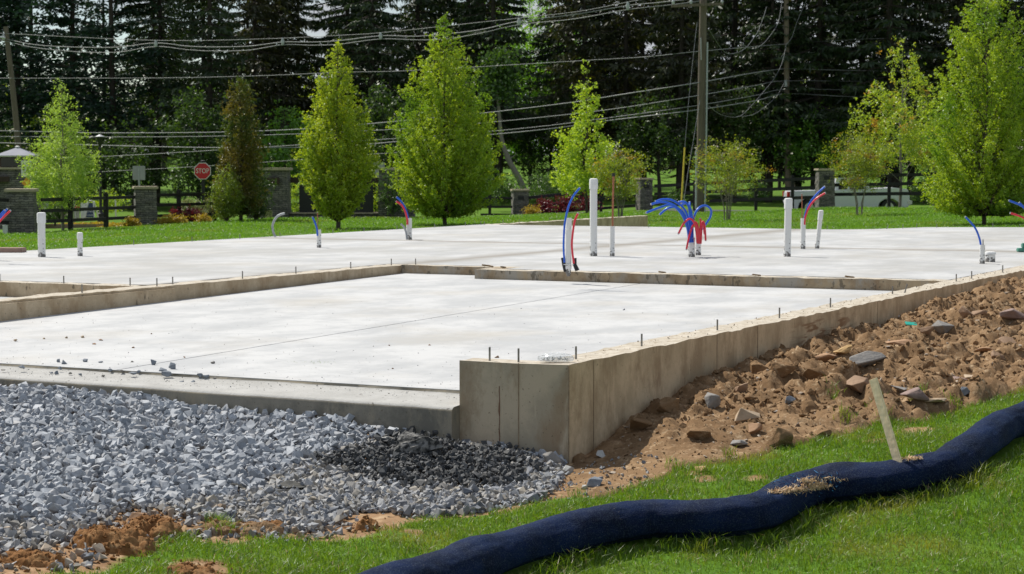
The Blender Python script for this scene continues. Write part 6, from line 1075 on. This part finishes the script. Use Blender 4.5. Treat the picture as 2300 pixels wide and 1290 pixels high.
# leaning bare trunk
t = empty('leaning_tree', at(1182, 116, zb_(425, 116)-.3), 0, 'bare grey trunk leaning left behind the small stone pillar', 'tree'); b0 = np.array(t.location)
MB().tube([(0, 0, 0), PD(1165, 400, 116)-b0, PD(1145, 365, 116)-b0, PD(1133, 335, 116)-b0, PD(1125, 305, 116)-b0, PD(1120, 240, 116)-b0, PD(1108, 150, 116)-b0], [.18, .165, .15, .13, .11, .08, .04], 10).build('trunk', M['bark_grey'], t, smooth=True)
MB().tube([PD(1143, 358, 116)-b0, PD(1162, 345, 116)-b0], [.04, .01], 6).build('branch', M['bark_grey'], t)
rr_ = np.random.RandomState(4); qq = np.concatenate([np.repeat((PD(1100+40*u, 130+80*v, 116)-b0)[None], 60, 0)+rr_.randn(60, 3)*.5 for u, v in rr_.rand(40, 2)]); V, Q = leafquads(qq, .16+.1*rr_.rand(len(qq)), 3); mesh_np('crown', V, [Q], dkg, t)
# ---------------------------------------------------------------- forest conifers
def conifer(seed, H_, R_, h0, style):
    r = np.random.RandomState(seed); wood = MB(); n = 9; bend = r.randn(2)*.25; axis = np.array([[bend[0]*math.sin(k/n*3), bend[1]*math.sin(k/n*2.5), H_*k/n] for k in range(n+1)]); axis[0, 2] = -.5; wood.tube(axis, [.26*(1-.93*k/n)*(H_/20) for k in range(n+1)], 9)
    P_ = []; D1 = []; L1 = []; z = h0*.4
    while z < H_*.985:
        f_ = z/H_; nb = 5 if style != 'pine' else 4
        for k in range(nb):
            a = r.rand()*6.283; c = np.array([np.interp(z, axis[:, 2], axis[:, 0]), np.interp(z, axis[:, 2], axis[:, 1]), z]); dirn = np.array([math.cos(a), math.sin(a), 0]); live = z > h0
            if style == 'pine': Lb = R_*(1.05-f_)**.55*(.55+.6*r.rand()); rise = .18; droop = .05
            else: Lb = R_*(1.02-f_)**.75*(.7+.45*r.rand()); rise = -.10; droop = .28
            if not live: Lb *= .35+.4*r.rand()
            m_ = 7; pts = []
            for j in range(m_+1): u = j/m_; pts.append(c+dirn*Lb*u+np.array([0, 0, Lb*(rise*u-droop*u*u+ (.22*u**3 if style != 'pine' else .05*u))]))
            wood.tube(pts[::2]+[pts[-1]], [.045*(1-.8*j/4) for j in range(len(pts[::2])+1)], 4, cap=False)
            if not live and r.rand() < .88: continue
            ns_ = int(Lb*(30 if style != 'pine' else 26)); u = (.18+.84*r.rand(ns_)**.7); p = np.array([[np.interp(q_, np.linspace(0, 1, m_+1), [pp[i_] for pp in pts]) for i_ in range(3)] for q_ in u]); side = np.array([-dirn[1], dirn[0], 0])
            if style == 'pine':
                o_ = r.randn(ns_, 3)*np.array([.28, .28, .12]); P_.append(p+o_+side*(r.randn(ns_)*.22*Lb*.5)[:, None]); d1 = r.randn(ns_, 3)*[1, 1, .45]+dirn*.6; L1.append(.20+.22*r.rand(ns_))
            else:
                so_ = r.randn(ns_)*.16*Lb*(1.1-u*.6); P_.append(p+side*so_[:, None]-np.array([0, 0, 1])*(abs(so_)*.25)[:, None]); d1 = dirn*.5+side*np.sign(so_)[:, None]*.7+r.randn(ns_, 3)*.35+np.array([0, 0, -1.])*(.25+.9*r.rand(ns_))[:, None]; L1.append(.22+.30*r.rand(ns_))
            D1.append(d1)
        z += (.42 if style != 'pine' else .62)*(.7+.6*r.rand())*(H_/20)
    P_ = np.concatenate(P_); D1 = np.concatenate(D1); L1 = np.concatenate(L1); D1 /= np.linalg.norm(D1, axis=1)[:, None]; B_ = np.cross(D1, r.randn(len(D1), 3)); B_ /= np.linalg.norm(B_, axis=1)[:, None]; w_ = (.035+.04*r.rand(len(L1)))*(1.4 if style == 'pine' else 1)
    V = np.stack([P_, P_+D1*(L1*.45)[:, None]+B_*w_[:, None], P_+D1*L1[:, None], P_+D1*(L1*.5)[:, None]-B_*w_[:, None]], 1).reshape(-1, 3); i = np.arange(len(P_))*4
    return wood, V, np.c_[i, i+1, i+2, i+3]
LM['spruce'] = leafmat('spruce_needles', (.014, .034, .010), (.034, .060, .015), .25, (1.3, 1.2, .5), big=((.05, .055, .015), .35, .60)); LM['spruce2'] = leafmat('olive_spruce_needles', (.022, .032, .010), (.05, .055, .016), .28, (1.3, 1.2, .5), big=((.07, .065, .02), .3, .56)); LM['pine'] = leafmat('blue_pine_needles', (.010, .032, .018), (.022, .055, .030), .22, (1.1, 1.2, .7))
protos = []
for seed, H_, R_, h0, st, m_ in [(1, 21, 4.3, 4.7, 'spruce', 'spruce'), (2, 19, 3.9, 4.2, 'spruce', 'spruce2'), (3, 22, 4.1, 5.1, 'spruce', 'spruce'), (4, 20, 4.2, 3.5, 'pine', 'pine'), (5, 22, 4.6, 4.5, 'pine', 'pine'), (6, 18, 3.6, 3.9, 'spruce', 'spruce2')]:
    wd, V, Q = conifer(seed, H_, R_, h0, st); t = empty('conifer_tree', (0, 0, 0)); a = wd.build('trunk', M['conifer_bark'], t, smooth=True); c = mesh_np('crown', V, [Q], LM[m_], t); protos.append([t, a, c, st, False])
def place(k, px, d, s, rz, label, group='dark conifers of the forest behind the road'):
    t, a, c, st, used = protos[k]
    if used:
        nt_ = t.copy(); C.objects.link(nt_)
        for ch in (a, c): n_c = ch.copy(); C.objects.link(n_c); n_c.parent = nt_
        t = nt_
    protos[k][4] = True; p = at(px, d); t.location = p-[0, 0, .1]; t.rotation_euler = (0, 0, rz); t.scale = (s, s, s*random.uniform(.95, 1.1)); tag(t, label, 'conifer', group)
rf = np.random.RandomState(12); F_ = []
for px in np.arange(-230, 2620, 98): F_.append((px+rf.randn()*16, 121+rf.rand()*9, 0))
for px in list(np.arange(-260, 1000, 118))+list(np.arange(1010, 2640, 88)): F_.append((px+rf.randn()*22, (138+rf.rand()*16 if px < 1000 else 131+rf.rand()*8), 1))
for px in list(np.arange(-320, 1100, 235))+list(np.arange(1420, 2650, 105)): F_.append((px+rf.randn()*25, 212+rf.rand()*16, 2))
F_ = [f_ for f_ in F_ if not (1135 < f_[0] < 1245)]
def near(px):
    lm = [(-400, 'beyond the left border'), (-60, 'at the left border'), (30, 'behind the leaning pole'), (120, 'behind the pale green tree'), (215, 'behind the street lamp'), (320, 'above the grey sign back'), (450, 'above the stop sign'), (545, 'behind the bronze conifer'), (640, 'above the left entrance pillar'), (755, 'behind the columnar tree'), (865, 'above the right entrance pillar'), (1000, 'behind the biggest tree'), (1165, 'above the small stone pillar'), (1245, 'left of the lime green tree'), (1325, 'behind the lime green tree'), (1400, 'above the orange shrub by the copper riser'), (1490, 'left of the thick pole'), (1580, 'behind the thick pole'), (1660, 'above the open shrub'), (1765, 'behind the slim pole'), (1860, 'above the pillar by the truck'), (1935, 'above the reddest shrub'), (2030, 'behind the slender tree'), (2120, 'left of the tall right tree'), (2220, 'behind the tall right tree'), (2330, 'at the right border'), (2500, 'beyond the right border')]
    return min(lm, key=lambda q: abs(q[0]-px))[1]
used_l = {}
for i, (px, d, row) in enumerate(sorted(F_)):
    k = rf.choice([3, 4, 3, 0]) if px < 420 and row < 2 else rf.choice([0, 1, 2, 5, 2, 0]); 
    if 1200 < px < 1450 and row == 0: k = 1
    if px > 2050 and row == 1: k = 4
    kind = {'spruce': 'drooping', 'pine': 'layered blue green'}[protos[k][3]]; rown = ['front row', 'second row', 'rear row'][row]; lb = f'{kind} dark conifer in the {rown} {near(px)}'
    used_l[lb] = used_l.get(lb, 0)+1
    if used_l[lb] > 1: lb = lb.replace('dark', ['dark right hand', 'dark rightmost', 'dark last'][min(used_l[lb]-2, 2)])
    place(k, px, d, rf.uniform(.88, 1.12), rf.rand()*6.28, lb)
# deciduous understory and taller maples
und = leafmat('understory_leaves', (.07, .18, .018), (.16, .32, .03), .45, (1.4, 1.3, .5)); undd = leafmat('dark_understory_leaves', (.03, .07, .012), (.065, .125, .018), .4, (1.3, 1.2, .5)); ygl = leafmat('sunlit_understory_leaves', (.20, .32, .03), (.36, .46, .05), .5, (1.3, 1.2, .5))
brt = leafmat('maple_leaves', (.12, .28, .02), (.24, .44, .04), .55, (1.3, 1.25, .5))
rnd = [(0, .5), (.2, .85), (.45, 1), (.7, .9), (.88, .6), (1, .2)]
for i, (x, d, H_, R_, m_, g_, lb) in enumerate([(1190, 150, 15, 3.0, brt, .42, 'tall bright green broadleaf tree in the gap of the forest'), (1285, 158, 14.0, 2.4, brt, .42, 'second bright broadleaf tree right of the tall one in the gap'), (1125, 160, 14, 2.3, brt, .5, 'yellow green broadleaf behind the biggest tree top'), (75, 150, 8.5, 3.0, ygl, .4, 'sunlit yellow green tree behind the leaning pole'), (445, 116, 7.0, 1.5, undd, .36, 'green sapling with light leaves left of the bronze conifer'), (300, 118, 5.2, 1.6, undd, .45, 'understory tree above the grey sign back'),
    (640, 117, 6.0, 1.5, und, .42, 'understory tree left of the columnar tree'), (690, 150, 9, 2.5, ygl, .5, 'sunlit tree glimpsed behind the columnar tree'), (860, 117, 7.5, 1.6, undd, .35, 'dark understory tree between the two tallest green trees'), (1240, 128, 8, 2.6, undd, .3, 'olive understory tree left of the lime green tree'), (1480, 120, 6.5, 2.0, undd, .35, 'dark understory tree left of the thick pole'), (1650, 122, 7, 1.9, undd, .35, 'dark understory tree between the two poles'), (1830, 122, 5.5, 2.0, und, .45, 'green understory tree right of the slim pole'), (1750, 150, 9, 2.4, ygl, .5, 'sunlit tree glimpsed behind the slim pole'),
    (2090, 118, 6.5, 2.0, undd, .35, 'dark understory tree right of the slender tree'), (540, 118, 4.4, 1.8, undd, .3, 'low dark understory tree behind the bronze conifer'), (200, 119, 4.6, 1.6, undd, .45, 'low understory tree behind the street lamp'), (1920, 124, 6.2, 1.9, undd, .35, 'dark understory tree above the reddest shrub'), (2200, 150, 10, 2.5, ygl, .5, 'sunlit tree behind the tall right tree'), (1400, 150, 8.5, 2.2, ygl, .5, 'sunlit tree deep in the forest above the orange shrub'), (960, 118, 5.5, 1.8, undd, .3, 'dark understory tree behind the biggest tree'), (780, 119, 5, 1.7, undd, .3, 'dark understory tree behind the columnar tree'), (-40, 118, 6, 1.8, undd, .3, 'dark understory tree at the left border')]):
    p = at(x, d); crown_tree('broadleaf_tree', x, d, p[2]-.1, H_, rnd, R_, 90, int((3500+R_*2600)*(2.6 if m_ is brt else 1)), .17, m_, lb, 200+i, h0=.18 if x < 1380 else .42, steep=.7, trunk_r=.13, clump=.34, gap=g_, spike=.2, inner=.3, barkm='conifer_bark', group='broadleaf trees of the forest edge')
# far woodland, one mass
rw = np.random.RandomState(77); n = 62000; ux = (rw.rand(n)*2-1)*.42; dw = 232+60*rw.rand(n); X_w = ux*dw; base = G(X_w, dw); hh_ = 9.5+4.5*fbm(np.c_[X_w, X_w*0, X_w*0], .06, 3, 2)+2.5*fbm(np.c_[X_w, dw, X_w*0], .25, 2, 3); zz_ = base+hh_*rw.rand(n)**.8
q = np.c_[X_w, dw, zz_]; keep = vnoise(q, .28, 7) > .30; q = q[keep]; V, Q = leafquads(q, .55+.5*rw.rand(len(q)), 78); tag(mesh_np('woodland', V, [Q], leafmat('woodland_leaves', (.018, .040, .010), (.045, .085, .018), .35, (1.3, 1.2, .5), big=((.08, .13, .025), .08, .60))), kind='stuff')
